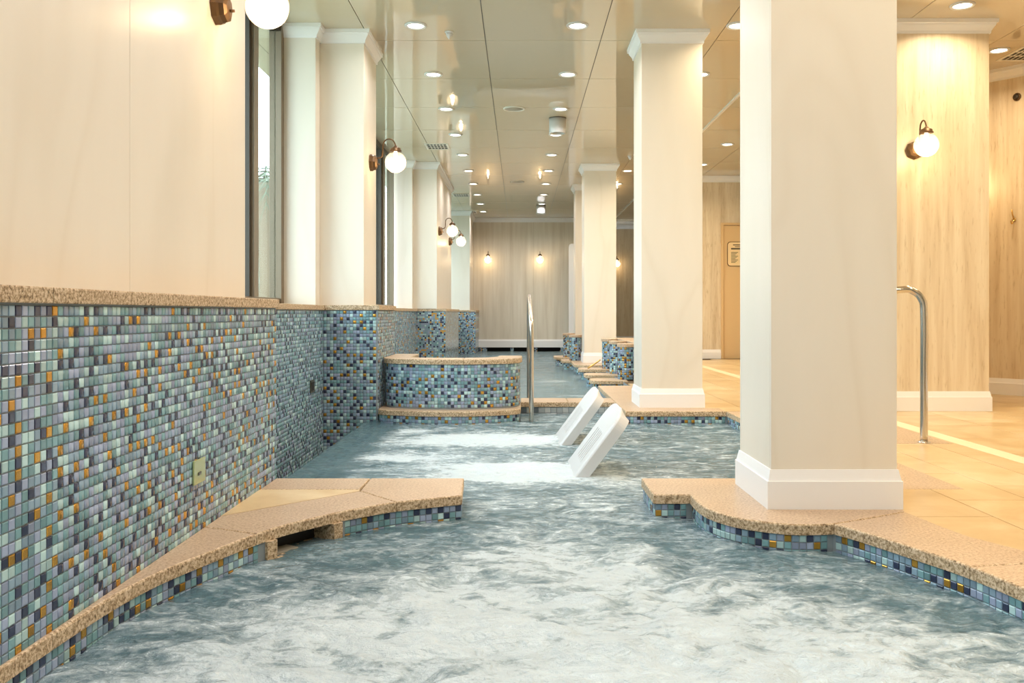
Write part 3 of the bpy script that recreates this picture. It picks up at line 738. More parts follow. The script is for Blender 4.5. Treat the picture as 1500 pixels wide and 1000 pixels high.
# ================================================================== curved tub wall, weir, far pool benches
tub = empty('curved_tub_wall', (-0.53, 7.0, 0)); tag(tub, 'curved blue mosaic tub wall with granite rim and step', 'tub wall')
tinv = Matrix.Translation(-Vector(tub.location))
def tput(mb, nm): q = mb.build(nm, tub); q.data.transform(tinv); return q
wall_path = catmull([(-1.05, 7.15), (-1.048, 6.97), (-1.01, 6.87), (-0.93, 6.80), (-0.75, 6.725), (-0.52, 6.69), (-0.30, 6.715), (-0.12, 6.79), (-0.045, 6.86), (-0.012, 6.95), (0.0, 7.08), (0.0, 7.29)], 5)
step_path = catmull([(XP + .003, 6.76), (-1.06, 6.71), (-0.99, 6.655), (-0.75, 6.58), (-0.52, 6.552), (-0.28, 6.58), (-0.07, 6.68), (-0.015, 6.73), (0.004, 6.80), (0.004, 7.24)], 5)
tput(MB().prism(wall_path + [(-0.16, 7.27), (-0.17, 7.08), (-0.27, 6.95), (-0.53, 6.91), (-0.80, 6.95), (-0.88, 7.05), (-0.88, 7.60), (-1.05, 7.60)], -0.95, 0.338, 'grout'), 'wall_core')
q = joined('mosaic_field', face_to(strip_cells(wall_path, 0.336, 13), -0.5, 0), tub); q.data.transform(tinv)
rim_out = offset_open(wall_path, 0.016)
if rim_out[20][1] > wall_path[20][1]: rim_out = offset_open(wall_path, -0.016)
mid = min(range(len(rim_out)), key=lambda i: abs(rim_out[i][0] + 0.43))
inner_r = [(-0.175, 7.285), (-0.185, 7.09), (-0.28, 6.965), (-0.43, 6.925)]; inner_l = [(-0.43, 6.925), (-0.53, 6.925), (-0.80, 6.965), (-0.86, 7.05), (-0.86, 7.60), (-1.06, 7.60)]
tput(MB().prism(offset_closed(rim_out[:mid + 1] + inner_l, -0.001), 0.338, 0.376, 'granite', 'granite_edge', 0.006), 'rim_slab')
tput(MB().prism(offset_closed(rim_out[mid:] + inner_r, -0.001), 0.338, 0.376, 'granite', 'granite_edge', 0.006), 'rim_slab')
tput(MB().prism(step_path + [(-0.02, 7.23), (-0.3, 7.0), (-0.9, 7.0), (XP + .003, 7.0)], -TH, 0.0, 'granite', 'granite_edge', 0.006), 'step_slab')
sk = offset_open(step_path, -0.012)
if sk[20][1] < step_path[20][1]: sk = offset_open(step_path, 0.012)
tput(MB().prism(sk + [(-0.3, 6.95), (-0.9, 6.95)], -0.95, -TH, 'grout'), 'step_core')
q = joined('mosaic_field', face_to(strip_cells(sk, -TH - .002, 5), -0.5, 0), tub); q.data.transform(tinv)

weir = struct(empty('wall_pool_weir')); tag(weir, 'low wall with granite coping and grey tiles between two pools')
MB().box(-0.4, 0.785, 7.252, 7.60, -0.95, -TH, 'grout').build('wall_core', weir)
slab([(0.004, 7.24), (0.39, 7.24), (0.39, 7.61), (0.004, 7.61)], 'coping_slab', weir); slab([(0.39, 7.24), (0.773, 7.24), (0.773, 7.61), (0.39, 7.61)], 'coping_slab', weir)
BPT = 0.0485
big = {}
BV, BF = tile_template(BPT - 0.004)
for k in BT:
    me = bpy.data.meshes.new('wall_tile'); me.from_pydata([tuple(x) for x in BV], [], [tuple(x) for x in BF]); me.materials.append(M[k]); big[k] = me
for i in range(16):
    for r in range(3):
        o = link('wall_tile', big[random.choice(BT)], weir); c = (0.004 + (i + .5) * BPT, 7.252, -TH - .003 - (r + .5) * BPT)
        o.matrix_local = Matrix(((1, 0, 0, c[0]), (0, 0, -1, c[1]), (0, 1, 0, c[2]), (0, 0, 0, 1)))

# low bench wall with round mosaic dividers and granite seat slabs in the far pool
bw = empty('bench_wall', (1.378, 10.6, 0)); tag(bw, 'low bench wall with granite cap behind the round tiled dividers', 'low wall')
for nm, mb in (('wall_body', MB().box(-.1, .13, -1.35, 1.35, -0.012, 0.352, 'far_mosaic_y')), ('cap_slab', MB().box(-.105, .15, -1.37, 1.37, 0.352, 0.39, 'granite', 0.006))): mb.build(nm, bw)
def divider(x, y, label, r=0.092):
    o = empty('tiled_divider', (x, y, 0)); tag(o, label, 'divider', 'round mosaic dividers of the pool benches')
    MB().lathe([(r, -0.0), (r, 0.352)], 'grout', 28).build('body', o)
    pth = [(r * math.cos(a), r * math.sin(a)) for a in np.linspace(0, 2 * math.pi, 29)]
    cells = []
    for c, t in path_frames(pth, 2 * math.pi * r / 23.2):
        nr = (c[0] / np.hypot(*c), c[1] / np.hypot(*c), 0.0); t = (-nr[1], nr[0], 0.0)
        for k, col in enumerate(pick(14)): cells.append(((nr[0] * r, nr[1] * r, 0.349 - (k + .5) * PT), t, (0, 0, 1.), nr, int(col)))
    joined('mosaic_field', cells, o)
    MB().lathe([(r + .014, 0.352), (r + .014, 0.384), (r + .006, 0.39), (0.001, 0.39)], 'granite', 28, smooth=False).build('cap', o)
for y, d_ in ((9.78, 'half hidden by the second column'), (10.68, 'between two other dividers'), (11.66, 'with a brass bar leaning on it')): divider(1.07 + .092, y, 'round blue mosaic divider by the bench wall, ' + d_)
divider(0.845, 13.62, 'round blue mosaic divider in front of the farthest columns, the nearer of two')
divider(0.80, 14.7, 'round blue mosaic divider in front of the farthest columns, the farther of two')
def seat_slab(x0, x1, y0, y1, label):
    o = empty('bench_seat', ((x0 + x1) / 2, (y0 + y1) / 2, 0)); tag(o, label, 'bench', 'granite pool benches')
    w, d = (x1 - x0) / 2, (y1 - y0) / 2; r = min(w, d) * .55
    P = [(w, -d)] + [(w, d)] + [(-w + r + r * math.cos(a), d - r + r * math.sin(a)) for a in np.linspace(math.pi / 2, math.pi, 6)] + [(-w + r + r * math.cos(a), -d + r + r * math.sin(a)) for a in np.linspace(math.pi, 1.5 * math.pi, 6)]
    MB().prism(P, -TH, -0.0, 'granite', 'granite_edge', 0.008).build('seat', o)
    Q = offset_closed(P, -0.03)
    MB().prism(Q, -0.95, -TH, 'grout').build('support_core', o)
    Q = ccw(Q)[::-1]; q = joined('mosaic_field', face_out(strip_cells(Q + [Q[0]], -TH - .002, 4)), o)
def face_out(cells):
    out = []
    for c, t, u, w, k in cells:
        if c[0] * w[0] + c[1] * w[1] < 0: t = tuple(-q for q in t); w = tuple(-q for q in w)
        out.append((c, t, u, w, k))
    return out
for y, d_ in ((9.53, 'next to the second column'), (10.40, 'between two other slabs'), (11.45, 'under the brass bar')): seat_slab(0.757, 1.15, y, y + 0.40, 'granite bench slab in the water at a tiled divider, ' + d_)
seat_slab(0.757, 1.6, 12.38, 13.5, 'granite bench slab under the third column')
seat_slab(0.63, 1.0, 13.51, 14.05, 'granite bench slab under the nearer of the two far dividers')
seat_slab(0.56, 1.0, 14.55, 15.2, 'granite bench slab under the farther of the two far dividers')
gb = MB().tube([(0.875, 11.57, 0.009), (0.89, 11.58, 0.014), (1.03, 11.62, 0.105), (1.04, 11.63, 0.112)], 0.010, 'brass').build('grab_bar')
tag(gb, 'slim brass bar leaning on a tiled divider', 'grab bar')
# white framed leaf at the end of the far wall
df = empty('white_screen', (1.17, 19.9, 0)); tag(df, 'tall white screen panel with rounded top by the far wall', 'screen')
b = MB(); plate_xz(b, [(-.09, -0.06), (.18, -.06), (.18, 2.26), (-.03, 2.26), (-.075, 2.24), (-.09, 2.19)], -0.02, 0.02, 'white_paint'); b.build('panel', df)
MB().box(-.10, .19, -.05, .05, -0.062, -0.05, 'steel').build('foot', df)

# ================================================================== water
def perlin(x, y, seed=0):
    r = np.random.default_rng(seed); ang = r.random((256, 256)) * 2 * math.pi; gx, gy = np.cos(ang), np.sin(ang)
    xi, yi = np.floor(x).astype(int), np.floor(y).astype(int); xf, yf = x - xi, y - yi
    u, v = xf * xf * xf * (xf * (xf * 6 - 15) + 10), yf * yf * yf * (yf * (yf * 6 - 15) + 10)
    def g(i, j): a, b_ = (xi + i) & 255, (yi + j) & 255; return gx[a, b_] * (xf - i) + gy[a, b_] * (yf - j)
    return (g(0, 0) * (1 - u) + g(1, 0) * u) * (1 - v) + (g(0, 1) * (1 - u) + g(1, 1) * u) * v
def fbm(x, y, oct=4, seed=0, ridged=False):
    s, a, f = 0, 1.0, 1.0
    for k in range(oct):
        q = perlin(x * f, y * f, seed + k); q = (1 - 2.6 * np.abs(q)) if ridged else q
        s = s + a * q; a *= 0.5; f *= 2.03
    return s
def sstep(a, b, x): t = np.clip((x - a) / (b - a), 0, 1); return t * t * (3 - 2 * t)
def blob(X, Y, cx, cy, rx, ry, p=1.0): return np.exp(-(((X - cx) / rx) ** 2 + ((Y - cy) / ry) ** 2) ** p)
def inside(poly, X, Y):
    P = np.array(poly); r = np.zeros(X.shape, bool)
    for (ax, ay), (bx, by) in zip(P, np.roll(P, -1, 0)):
        if ay != by: r ^= ((ay > Y) != (by > Y)) & (X < (bx - ax) * (Y - ay) / (by - ay) + ax)
    return r
def water(name, x0, x1, y0, y1, dx, dy, z, mat, fn, label, solids=()):
    nx, ny = int((x1 - x0) / dx) + 1, int((y1 - y0) / dy) + 1
    X, Y = np.meshgrid(np.linspace(x0, x1, nx), np.linspace(y0, y1, ny)); H, Fo = fn(X, Y)
    co = np.stack([X, Y, z + H], -1).reshape(-1, 3).astype(np.float32)
    i = (np.arange(ny - 1)[:, None] * nx + np.arange(nx - 1)[None]).ravel()
    fq = np.stack([i, i + 1, i + nx + 1, i + nx], -1).astype(np.int32)
    cx, cy = co[fq, 0].mean(1), co[fq, 1].mean(1); keep = np.ones(len(fq), bool)
    for P in solids: keep &= ~inside(P, cx, cy)
    fq = fq[keep]; used = np.unique(fq); back = np.full(len(co), -1, np.int32); back[used] = np.arange(len(used)); fq = back[fq]; co = co[used]; Fo = Fo.ravel()[used]
    me = bpy.data.meshes.new(name); me.vertices.add(len(co)); me.vertices.foreach_set('co', co.ravel())
    me.loops.add(fq.size); me.loops.foreach_set('vertex_index', fq.ravel().astype(np.int32)); me.polygons.add(len(fq)); me.polygons.foreach_set('loop_start', np.arange(0, fq.size, 4, dtype=np.int32))
    me.update(calc_edges=True); me.polygons.foreach_set('use_smooth', np.ones(len(fq), dtype=bool))
    at = me.attributes.new('foam', 'FLOAT', 'POINT'); at.data.foreach_set('value', np.clip(Fo, 0, 1.3).ravel().astype(np.float32))
    me.materials.append(M[mat]); o = link(name, me); tag(o, label, 'water', kind='stuff'); return o
def near_water(X, Y):
    wx = X + 0.16 * fbm(X * 2.3, Y * 2.3, 3, 3); wy = Y + 0.16 * fbm(X * 2.3 + 9, Y * 2.3 + 4, 3, 17)
    boil = np.clip(blob(X, Y, 0.25, 1.75, 1.0, 1.0, 1.3) * 1.0 + blob(X, Y, 0.12, 2.95, 0.4, .5) * .4 + blob(X, Y, -0.35, 2.0, 0.55, .5) * .45, 0, 1)
    act = 0.25 + 0.75 * boil
    pool1 = 1 - sstep(3.3, 4.0, Y)
    rid = fbm(wx * 3.1, wy * 4.6, 4, 31, True); lum = fbm(wx * 2.0, wy * 2.8, 4, 50)
    H = (0.014 * fbm(wx * 3.2, wy * 4.2, 4, 60) + 0.007 * fbm(wx * 10, wy * 13, 3, 70)) * (0.5 + act) 
    H = H + 0.020 * boil * fbm(wx * 4, wy * 4, 3, 80)
    foam1 = (boil * 0.72 + 0.14) + 0.26 * lum + 0.28 * sstep(0.55, 1.25, rid) * (0.4 + boil)
    # bubbling over the two reclined loungers and at the wall jets
    w2 = fbm(wx * 2.2, wy * 5.5, 4, 90); r2 = fbm(wx * 2.5, wy * 6.5, 4, 95, True)
    b2 = (blob(X, Y, -0.02, 4.62, 0.46, 0.30, 1.4) * 1.08 + blob(X, Y, -0.22, 5.78, 0.62, 0.30, 1.4) * 1.05 + blob(X, Y, -0.74, 5.05, 0.17, 0.09) * .9 + blob(X, Y, -.72, 6.2, .15, .08) * .9
          + blob(X, Y, -0.55, 5.1, .4, .22) * .45 + blob(X, Y, 0.45, 4.35, .35, .12) * .3 + blob(X, Y, 0.1, 3.8, 0.35, 0.35) * 0.25)
    foam2 = b2 * 0.85 + 0.34 * w2 * (0.4 + b2) + 0.18 * sstep(0.7, 1.3, r2) * (0.3 + b2) + 0.30
    H2 = 0.008 * fbm(wx * 3, wy * 5, 4, 61) + 0.010 * b2 * fbm(X * 7, Y * 9, 3, 62)
    k = pool1; H = H * k + H2 * (1 - k); Fo = foam1 * k + foam2 * (1 - k)
    calm = sstep(-1.08, -0.80, X); Fo = np.where(Y > 3.9, Fo * (0.2 + 0.8 * calm) - 0.3 * (1 - calm), Fo); H = np.where(Y > 3.9, H * (0.25 + 0.75 * calm), H)
    return H, Fo
water('pool_water', -1.16, 2.05, -1.0, 7.25, 0.0115, 0.0125, ZW, 'water', near_water, 'churning blue grey water with white foam in the near pools',
      [[(x + (0.02 if i < len(deck_edge) else 0), y) for i, (x, y) in enumerate(deck_poly)], [(x - 0.02, y) for x, y in core_l] + [(-1.3, -1.0), (-1.3, YEND - .03), (-0.29, YEND - .03)],
       [(x, y + 0.03) for x, y in step_path] + [(-0.02, 7.4), (-1.3, 7.4), (-1.3, 6.79)]])
def far_water(X, Y):
    wx = X + 0.2 * fbm(X * 1.5, Y * 1.2, 3, 5)
    return 0.006 * fbm(wx * 2.0, Y * 2.6, 4, 8), 0.16 + 0.35 * sstep(0.1, 0.7, fbm(wx * 1.2, Y * 3.0, 4, 9)) * (1 - sstep(11, 14, Y))
water('pool_water', -1.5, 1.15, 7.55, 20.37, 0.03, 0.03, -0.155, 'water_calm', far_water, 'calm pale blue water of the long far pool')

# ================================================================== white loungers in the water
def lounger(ox, oy, label):
    o = empty('pool_lounger', (ox, oy, 0)); tag(o, label, 'lounger', 'white loungers in the water')
    W2 = 0.26
    prof = catmull([(-1.02, -0.20), (-0.80, -0.125), (-0.55, -0.105), (-0.30, -0.125), (-0.08, -0.135), (0.08, -0.13), (0.215, -0.128)], 5)
    back = [(0.20 + 0.30 * q, -0.15 + 0.40 * q) for q in np.linspace(0, 0.93, 38)] + [(0.486, 0.2285), (0.492, 0.233), (0.498, 0.2355)]
    def loft(P, name, th, head=False, slots=True):
        nU = 121; us = np.linspace(-1, 1, nU); L = [0]
        for a, b_ in zip(P, P[1:]): L.append(L[-1] + math.hypot(b_[0] - a[0], b_[1] - a[1]))
        T = L[-1]; top, bot = [], []
        for i, (x, z) in enumerate(P):
            a, b_ = P[max(0, i - 1)], P[min(len(P) - 1, i + 1)]; t = Vector((b_[0] - a[0], b_[1] - a[1])).normalized(); nx, nz = -t.y, t.x
            w = W2
            if head:
                q = (L[i] - (T - 0.11)) / 0.11
                if q > 0: w = W2 * (1 - 0.55 * (1 - math.sqrt(max(0, 1 - min(1, q) ** 2))))
            s = L[i] / T
            for u in us:
                d = 0.0; e = abs(u)
                if e > 0.94: d -= 0.012 * ((e - 0.94) / 0.06) ** 2
                d -= 0.004 * (1 - min(1, (e / 0.9)) ** 2)
                if slots and (0.30 if head else 0.12) < s < (0.66 if head else 0.9) and e < 0.56:
                    k = (u / 0.56 * 2.5 + 0.5) % 1.0
                    if 0.36 < k < 0.64: d -= 0.030
                top.append((x + nx * d, u * w, z + nz * d)); bot.append((x - nx * th, u * w, z - nz * th))
        n = len(P); V = top + bot; N = n * nU; Fs = []
        for i in range(n - 1):
            for k in range(nU - 1):
                q = i * nU + k; Fs.append((q, q + 1, q + nU + 1, q + nU)); q += N; Fs.append((q, q + nU, q + nU + 1, q + 1))
            Fs.append((i * nU, (i + 1) * nU, N + (i + 1) * nU, N + i * nU)); k = nU - 1
            Fs.append((i * nU + k, N + i * nU + k, N + (i + 1) * nU + k, (i + 1) * nU + k))
        for i in (0, n - 1):
            for k in range(nU - 1): q = i * nU + k; Fs.append((q, N + q, N + q + 1, q + 1))
        b = MB(); b.add(V, Fs, 'white_plastic', False); return b.build(name, o)
    loft(back, 'backrest', 0.062, True); loft(prof, 'seat', 0.045)
    for x in (-0.75, 0.1):
        for y in (-0.2, 0.2): MB().tube([(x, y, -0.94), (x, y, -0.17)], 0.022, 'white_plastic').build('leg', o)
lounger(0.022, 4.70, 'white slatted lounger rising from the water nearest the granite platforms')
lounger(0.0, 5.80, 'white slatted lounger rising from the water in front of the curved tub wall')

# ================================================================== handrails
hr = empty('pool_handrail', (0.08, 7.2, 0)); tag(hr, 'tall steel handrail straddling the low wall between the pools', 'handrail')
pts = catmull([(0.005, -0.45, -0.9), (0.005, -0.45, 0.2), (0.005, -0.45, 0.58), (0.004, -0.42, 0.66), (0.002, -0.3, 0.71), (-0.001, 0.25, 0.84), (-0.003, 0.42, 0.86), (-0.004, 0.50, 0.80), (-0.005, 0.52, 0.68), (-0.005, 0.52, 0.2), (-0.005, 0.52, -0.9)], 6)
MB().tube(pts, 0.0185, 'steel', 16).build('rail', hr)
for y in (-0.45, 0.52): MB().lathe([(0.04, -0.948), (0.04, -0.94), (0.02, -0.93)], 'steel', 20, (0.0, y, 0)).build('flange', hr)
hr = empty('pool_handrail', (2.255, 4.995, 0)); tag(hr, 'curved steel handrail standing on the deck beside the near column', 'handrail')
pts = catmull([(0, 0, 0.0), (0, 0, 0.35), (0, 0, 0.72), (-0.012, 0.004, 0.80), (-0.05, 0.015, 0.842), (-0.12, 0.03, 0.853), (-0.40, 0.10, 0.80), (-0.60, 0.15, 0.72), (-0.66, 0.16, 0.62), (-0.67, 0.16, 0.3), (-0.67, 0.16, -0.9)], 6)
MB().tube(pts, 0.0205, 'steel', 16).build('rail', hr)
MB().lathe([(0.034, 0.0), (0.034, 0.005), (0.022, 0.008)], 'steel', 24).build('flange', hr)

# ================================================================== wall details on the mosaic
pl = empty('wall_plate', (XT + 0.0045, 2.965, 0.20)); tag(pl, 'greenish glass plate set in the long mosaic wall', 'plate')
MB().box(0, 0.006, -0.052, 0.052, -0.04, 0.04, 'green_glass', 0.002).build('plate', pl)
MB().box(0.006, 0.009, -0.018, 0.006, -0.012, -0.002, 'dim_plate').build('button', pl)
pl = empty('wall_plate', (XR + 0.0045, 6.38, 0.20)); tag(pl, 'small dark plate on the recess mosaic wall', 'plate')
MB().box(0, 0.006, -0.06, 0.06, -0.045, 0.045, 'dim_plate', 0.002).build('plate', pl)
MB().box(0.006, 0.009, -0.04, 0.04, -0.03, 0.03, 'dark').build('insert', pl)
# skimmer opening with granite surround
a0, a1 = Vector((*slot0, 0)), Vector((*slot1, 0)); tv = (a1 - a0).normalized(); ang = math.atan2(tv.y, tv.x); Ls = (a1 - a0).length
sk = empty('skimmer_opening', (a0.x, a0.y, 0), ang); tag(sk, 'granite framed skimmer slot under the platform coping', 'skimmer')
MB().box(-0.012, 0.030, -0.012, 0.10, -0.150, -TH, 'granite_edge').build('frame_side', sk)
MB().box(Ls - 0.030, Ls + 0.012, -0.012, 0.10, -0.150, -TH, 'granite_edge').build('frame_side', sk)
MB().box(0.030, Ls - 0.030, -0.012, 0.10, -0.150, -0.099, 'granite_edge').build('frame_sill', sk)
MB().box(0.030, Ls - 0.030, 0.092, 0.10, -0.099, -TH, 'dark').build('throat_shade_plate', sk)  # dark back plate, the shade inside the slot put into its colour
MB().box(0.04, 0.15, 0.02, 0.08, -0.098, -0.092, 'speaker_grey').build('flap', sk)

# ================================================================== globe lamps
def globe_lamp(loc, rz, label, group='globe wall lamps'):
    o = empty('globe_wall_lamp', loc, rz); tag(o, label, 'lamp', group)
    bp = MB().lathe([(0.067, 0.0), (0.067, 0.022), (0.060, 0.030), (0.056, 0.048), (0.036, 0.056), (0.001, 0.058)], 'antique_brass', 8, axis='x', smooth=False).build('backplate', o)
    MB().tube([(0.05, 0, -0.012), (0.075, 0, -0.012)], 0.006, 'antique_brass', 8).build('switch', bp)
    arm = catmull([(0.045, 0, 0.036), (0.075, 0, 0.040), (0.094, 0, 0.052), (0.101, 0, 0.09), (0.103, 0, 0.14), (0.115, 0, 0.172), (0.145, 0, 0.189), (0.178, 0, 0.180), (0.198, 0, 0.150), (0.203, 0, 0.125)], 5)
    MB().tube(arm, 0.0058, 'antique_brass', 10).build('arm', o)
    MB().lathe([(0.006, 0.138), (0.014, 0.130), (0.022, 0.122), (0.040, 0.114), (0.043, 0.100), (0.049, 0.094), (0.049, 0.089), (0.001, 0.089)], 'antique_brass', 24, (0.203, 0, 0)).build('cap', o)
    prof = [(0.083 * math.sin(a), 0.004 - 0.083 * math.cos(a)) for a in np.linspace(0.02, math.pi - 0.52, 22)]
    g = MB().lathe(prof, 'globe_glass', 36, (0.203, 0, 0), rib=0.018); g.f = g.f[:-2]; g.mi = g.mi[:-2]; g.sm = g.sm[:-2]; g.build('globe', o)
    MB().lathe([(0.0005, -0.030), (0.018, -0.024), (0.027, -0.004), (0.026, 0.012), (0.014, 0.04), (0.012, 0.088)], 'bulb', 16, (0.203, 0, 0)).build('bulb', o)
    L = bpy.data.lights.new('lamp_light', 'POINT'); L.energy = GLOBE_W; L.color = (1.0, 0.72, 0.40); L.shadow_soft_size = 0.028
    lo = bpy.data.objects.new('lamp_light', L); C.objects.link(lo); lo.parent = o; lo.location = (0.203, 0, -0.035)
ZLm = 1.92
globe_lamp((XM, 3.51, ZLm), 0, 'globe lamp on a brass arm on the near marble wall beside the first window')
globe_lamp((XM, 7.13, ZLm), 0, 'globe lamp on a brass arm on the single-lamp window pier')
globe_lamp((XM, 13.1, ZLm), 0, 'globe lamp on the broad window pier, the nearer of its two')
globe_lamp((XM, 15.0, ZLm), 0, 'globe lamp on the broad window pier, the farther of its two')
globe_lamp((-0.725, YB, ZLm), -math.pi / 2, 'globe lamp on the far wall, next to the corner pier')
globe_lamp((0.447, YB, ZLm), -math.pi / 2, 'globe lamp on the far wall, farther from the corner pier')
globe_lamp((2.905, PY0, ZLm), -math.pi / 2, 'lit globe lamp on the broad travertine pier')
globe_lamp((2.36, 22.0, 1.92), -math.pi / 2, 'small far globe lamp on the corridor wall between two columns')
globe_lamp((4.10, 8.085, 1.90), R(-130), 'globe lamp on the curved wall half hidden behind the travertine pier')

# ================================================================== ceiling fittings
def dl_meshes():
    a = MB().lathe([(0.060, -0.001), (0.063, -0.010), (0.078, -0.012), (0.084, -0.006), (0.084, 0.0)], 'white_plastic', 32); a.f = a.f[:-2]; a.mi = a.mi[:-2]; a.sm = a.sm[:-2]
    b = MB().lathe([(0.062, -0.004), (0.04, -0.006), (0.001, -0.007)], 'lens', 32)
    oa, ob = a.build('trim_ring'), b.build('lens'); A, B = oa.data, ob.data; bpy.data.objects.remove(oa); bpy.data.objects.remove(ob); return A, B
DA, DB = dl_meshes()
DL = bpy.data.lights.new('downlight_light', 'AREA'); DL.shape = 'DISK'; DL.size = 0.11; DL.energy = DOWN_W; DL.color = WARM; DL.spread = R(150)
DLW = DL.copy(); DLW.color = WARMER; DLW.energy = DOWN_W * 1.35
def downlight(x, y, label, group):
    o = empty('ceiling_downlight', (x, y, ZC)); tag(o, label, 'downlight', group)
    link('trim_ring', DA, o); link('lens', DB, o)
    lo = bpy.data.objects.new('downlight_light', DLW if x > 1 else DL); C.objects.link(lo); lo.parent = o; lo.location = (0, 0, -0.012)
for k in range(-6, 10):
    y = 6.71 + 1.372 * k
    downlight(-0.784, y, 'round recessed downlight in the ceiling row over the window side of the pools', 'downlights along the window side')
    downlight(0.43, y, 'round recessed downlight in the ceiling row over the column side of the pools', 'downlights along the column side')
    if k > -5: downlight(1.63, y, 'round recessed downlight in the ceiling row over the deck just behind the columns', 'downlights over the deck')
for x, y in ((2.65, 11.44), (2.65, 13.0), (2.65, 9.9)): downlight(x, y, 'round recessed downlight in front of the tan door wall', 'downlights before the door')
downlight(3.10, 6.27, 'round recessed downlight just in front of the travertine pier crown', 'downlights by the pier')
downlight(3.93, 7.34, 'round recessed downlight beside the curved wall', 'downlights by the pier')
for x, y in ((3.1, 4.9), (3.1, 3.5), (3.1, 2.1), (4.0, 5.6)): downlight(x, y, 'round recessed downlight over the open deck', 'downlights over the open deck')

def speaker(x, y, label):
    o = empty('ceiling_speaker', (x, y, ZC)); tag(o, label, 'speaker', 'round ceiling speakers')
    MB().lathe([(0.115, 0.0), (0.113, -0.008), (0.100, -0.010), (0.098, -0.004)], 'grille_white', 36).build('rim', o)
    MB().lathe([(0.099, -0.003), (0.07, -0.010), (0.001, -0.013)], 'speaker_grey', 36).build('mesh_cover', o)
speaker(-0.065, 9.45, 'round ceiling speaker, the nearer of two between the downlight rows'); speaker(-0.05, 14.72, 'round ceiling speaker, the farther of two between the downlight rows')
def can(x, y, label):
    o = empty('surface_can_light', (x, y, ZC)); tag(o, label, 'spotlight', 'white cylinder fittings')
    MB().lathe([(0.094, -0.0005), (0.094, -0.165), (0.090, -0.170), (0.072, -0.170), (0.068, -0.15)], 'white_plastic', 32).build('can', o)
    MB().lathe([(0.070, -0.152), (0.001, -0.150)], 'grille_white', 32).build('baffle', o)
    MB().lathe([(0.098, -0.0), (0.098, -0.006), (0.094, -0.006)], 'bronze_dark', 32).build('shadow_gap', o)
can(0.415, 9.92, 'white surface mounted cylinder fitting on the ceiling, the nearer of two'); can(0.415, 17.95, 'white surface mounted cylinder fitting on the ceiling, the farther of two')
def grille(x, y, label, w=0.30, d=0.40):
    o = empty('ceiling_vent', (x, y, ZC)); tag(o, label, 'vent', 'ceiling air vents')
    MB().box(-w / 2 + .02, w / 2 - .02, -d / 2 + .02, d / 2 - .02, -0.0012, -0.0004, 'dark').build('duct_shade_plate', o)  # flat dark sheet painted in place of the shaded duct behind the slats
    for a, b_, c, e in ((-w / 2, w / 2, -d / 2, -d / 2 + .03), (-w / 2, w / 2, d / 2 - .03, d / 2), (-w / 2, -w / 2 + .025, -d / 2 + .03, d / 2 - .03), (w / 2 - .025, w / 2, -d / 2 + .03, d / 2 - .03)):
        MB().box(a, b_, c, e, -0.006, 0, 'grille_white').build('frame', o)
    for k in (1, 2): y_ = -d / 2 + .03 + (d - .06) * k / 3; MB().box(-w / 2 + .025, w / 2 - .025, y_ - .009, y_ + .009, -0.0035, -0.0014, 'grille_white').build('crossbar', o)
    for k in range(1, 6): x_ = -w / 2 + .025 + (w - .05) * k / 6; MB().box(x_ - .0048, x_ + .0048, -d / 2 + .03, d / 2 - .03, -0.0032, -0.0014, 'grille_white').build('slat', o)
grille(-1.075, 11.6, 'white ceiling vent between the single-lamp pier and the broad pier'); grille(-1.085, 16.4, 'white ceiling vent above the far window, the nearer of two'); grille(-1.08, 19.15, 'white ceiling vent above the far window, next to the far wall')
grille(4.22, 7.45, 'white ceiling vent beside the curved wall')
def sprinkler(x, y, label):
    o = empty('ceiling_sensor', (x, y, ZC)); tag(o, label, 'sensor', 'small ceiling sensors')
    MB().lathe([(0.034, 0.0), (0.034, -0.006), (0.022, -0.012)], 'white_plastic', 20).build('collar', o)
    MB().lathe([(0.022, -0.010), (0.026, -0.022), (0.016, -0.04), (0.002, -0.058)], 'white_plastic', 20).build('tip', o)
sprinkler(-0.546, 6.87, 'small white pointed ceiling sensor beside a downlight over the pool'); sprinkler(1.51, 12.3, 'small white pointed ceiling sensor behind the second column')
# curved wall fittings
def on_curve(y):
    for a, b_ in zip(cw, cw[1:]):
        if b_[1] <= y <= a[1]: t = (a[1] - y) / (a[1] - b_[1]); return a[0] + (b_[0] - a[0]) * t, math.atan2(b_[1] - a[1], b_[0] - a[0])
x_, an = on_curve(7.84)
o = empty('robe_hook', (x_, 7.84, 1.54), an - math.pi / 2); tag(o, 'brass robe hook on the curved wall', 'hook')
MB().lathe([(0.016, 0.0), (0.016, 0.006), (0.008, 0.010)], 'brass', 16, axis='x').build('rosette', o)
MB().tube(catmull([(0.006, 0, 0), (0.03, 0, -0.03), (0.05, 0, -0.035), (0.06, 0, -0.01)], 5), 0.006, 'brass', 10).build('hook_arm', o)
MB().tube([(0.006, 0, 0.0), (0.035, 0, 0.05), (0.045, 0, 0.085)], 0.006, 'brass', 10).build('hook_arm', o)
x_, an = on_curve(7.82)
o = empty('wall_sensor', (x_, 7.82, 2.61), an - math.pi / 2); tag(o, 'small round dark sensor high on the curved wall', 'sensor')
MB().lathe([(0.035, 0.0), (0.034, 0.012), (0.028, 0.018)], 'antique_brass', 20, axis='x').build('housing', o)
MB().lathe([(0.026, 0.018), (0.012, 0.024), (0.001, 0.025)], 'bronze_dark', 20, axis='x').build('cover', o)

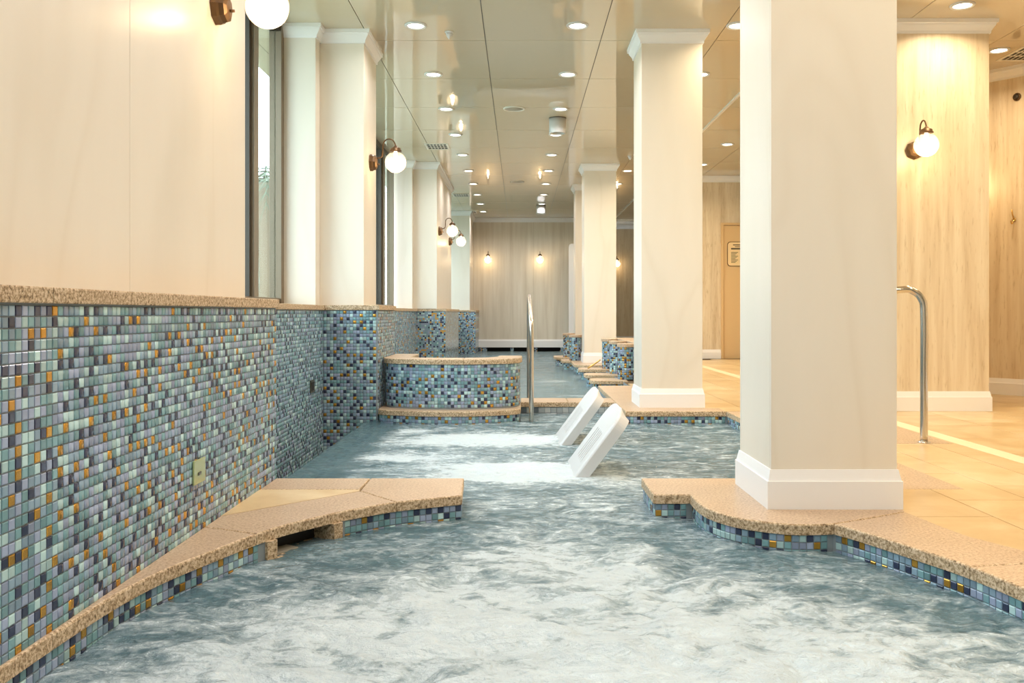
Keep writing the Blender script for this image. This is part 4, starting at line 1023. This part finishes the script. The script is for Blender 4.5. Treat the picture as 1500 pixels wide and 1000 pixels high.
# ================================================================== garden beyond the window
gd = MB().box(-30, -2.2, -12, 40, -0.3, -0.2, 'ground').build('ground'); struct(gd, 'garden ground outside the windows')
def leaf_cloud(name, parent, n, box, size, mats, seed):
    r = random.Random(seed); b = MB()
    for i in range(n):
        c = Vector((r.uniform(*box[0]), r.uniform(*box[1]), r.uniform(*box[2]))); a = Vector((r.uniform(-1, 1), r.uniform(-1, 1), r.uniform(-1, 1))).normalized(); t = a.orthogonal().normalized()
        s = size * r.uniform(.6, 1.3); w = a.cross(t) * s * .35; k = a * s
        b.add([c - k, c + w + t * s * .1, c + k, c - w + t * s * .1], [(0, 1, 2, 3)], r.choice(mats))
    o = b.build(name, parent); o['kind'] = 'stuff'; return o
hd = empty('garden_hedge', (-7.2, 21, -0.2)); tag(hd, 'pale leafy hedge outside the first window', 'hedge')
MB().box(-0.35, 0.35, -9, 9, 0, 4.1, 'leaf_pale').build('hedge_core', hd)
leaf_cloud('leaves', hd, 6000, ((-.5, .5), (-9.1, 9.1), (0.05, 4.6)), 0.14, ['leaf', 'leaf_pale'], 4)
pm_ = empty('palm_tree', (-4.0, 14.0, -0.2)); tag(pm_, 'palm tree outside the first window', 'tree')
MB().tube([(0, 0, 0), (0.05, 0, 1.4), (0, 0, 2.95)], [0.16, 0.13, 0.11], 'bark', 10).build('trunk', pm_)
for k in range(15):
    a = 2 * math.pi * k / 15 + 0.2 * (k % 3); e = 0.35 + 0.5 * ((k * 7) % 5) / 5; b = MB(); pts = []
    for i in range(11):
        s = i / 10; pts.append(Vector((math.cos(a) * 1.5 * s, math.sin(a) * 1.5 * s, 2.95 + e * 1.3 * s - 1.35 * s * s)))
    side = Vector((-math.sin(a), math.cos(a), 0))
    b.tube(pts, [0.016 * (1 - i / 12) for i in range(11)], 'leaf', 5)
    for i in range(1, 11):
        for sg_ in (-1, 1):
            q = pts[i]; ln = 0.42 * math.sin(math.pi * min(1, .15 + i / 12)); tip = q + side * sg_ * ln + (pts[i] - pts[i - 1]) * 1.6 + Vector((0, 0, -0.16))
            w = (pts[i] - pts[i - 1]).normalized() * 0.028; b.add([q - w, q + w, tip], [(0, 1, 2)], 'leaf')
    b.build('frond', pm_)
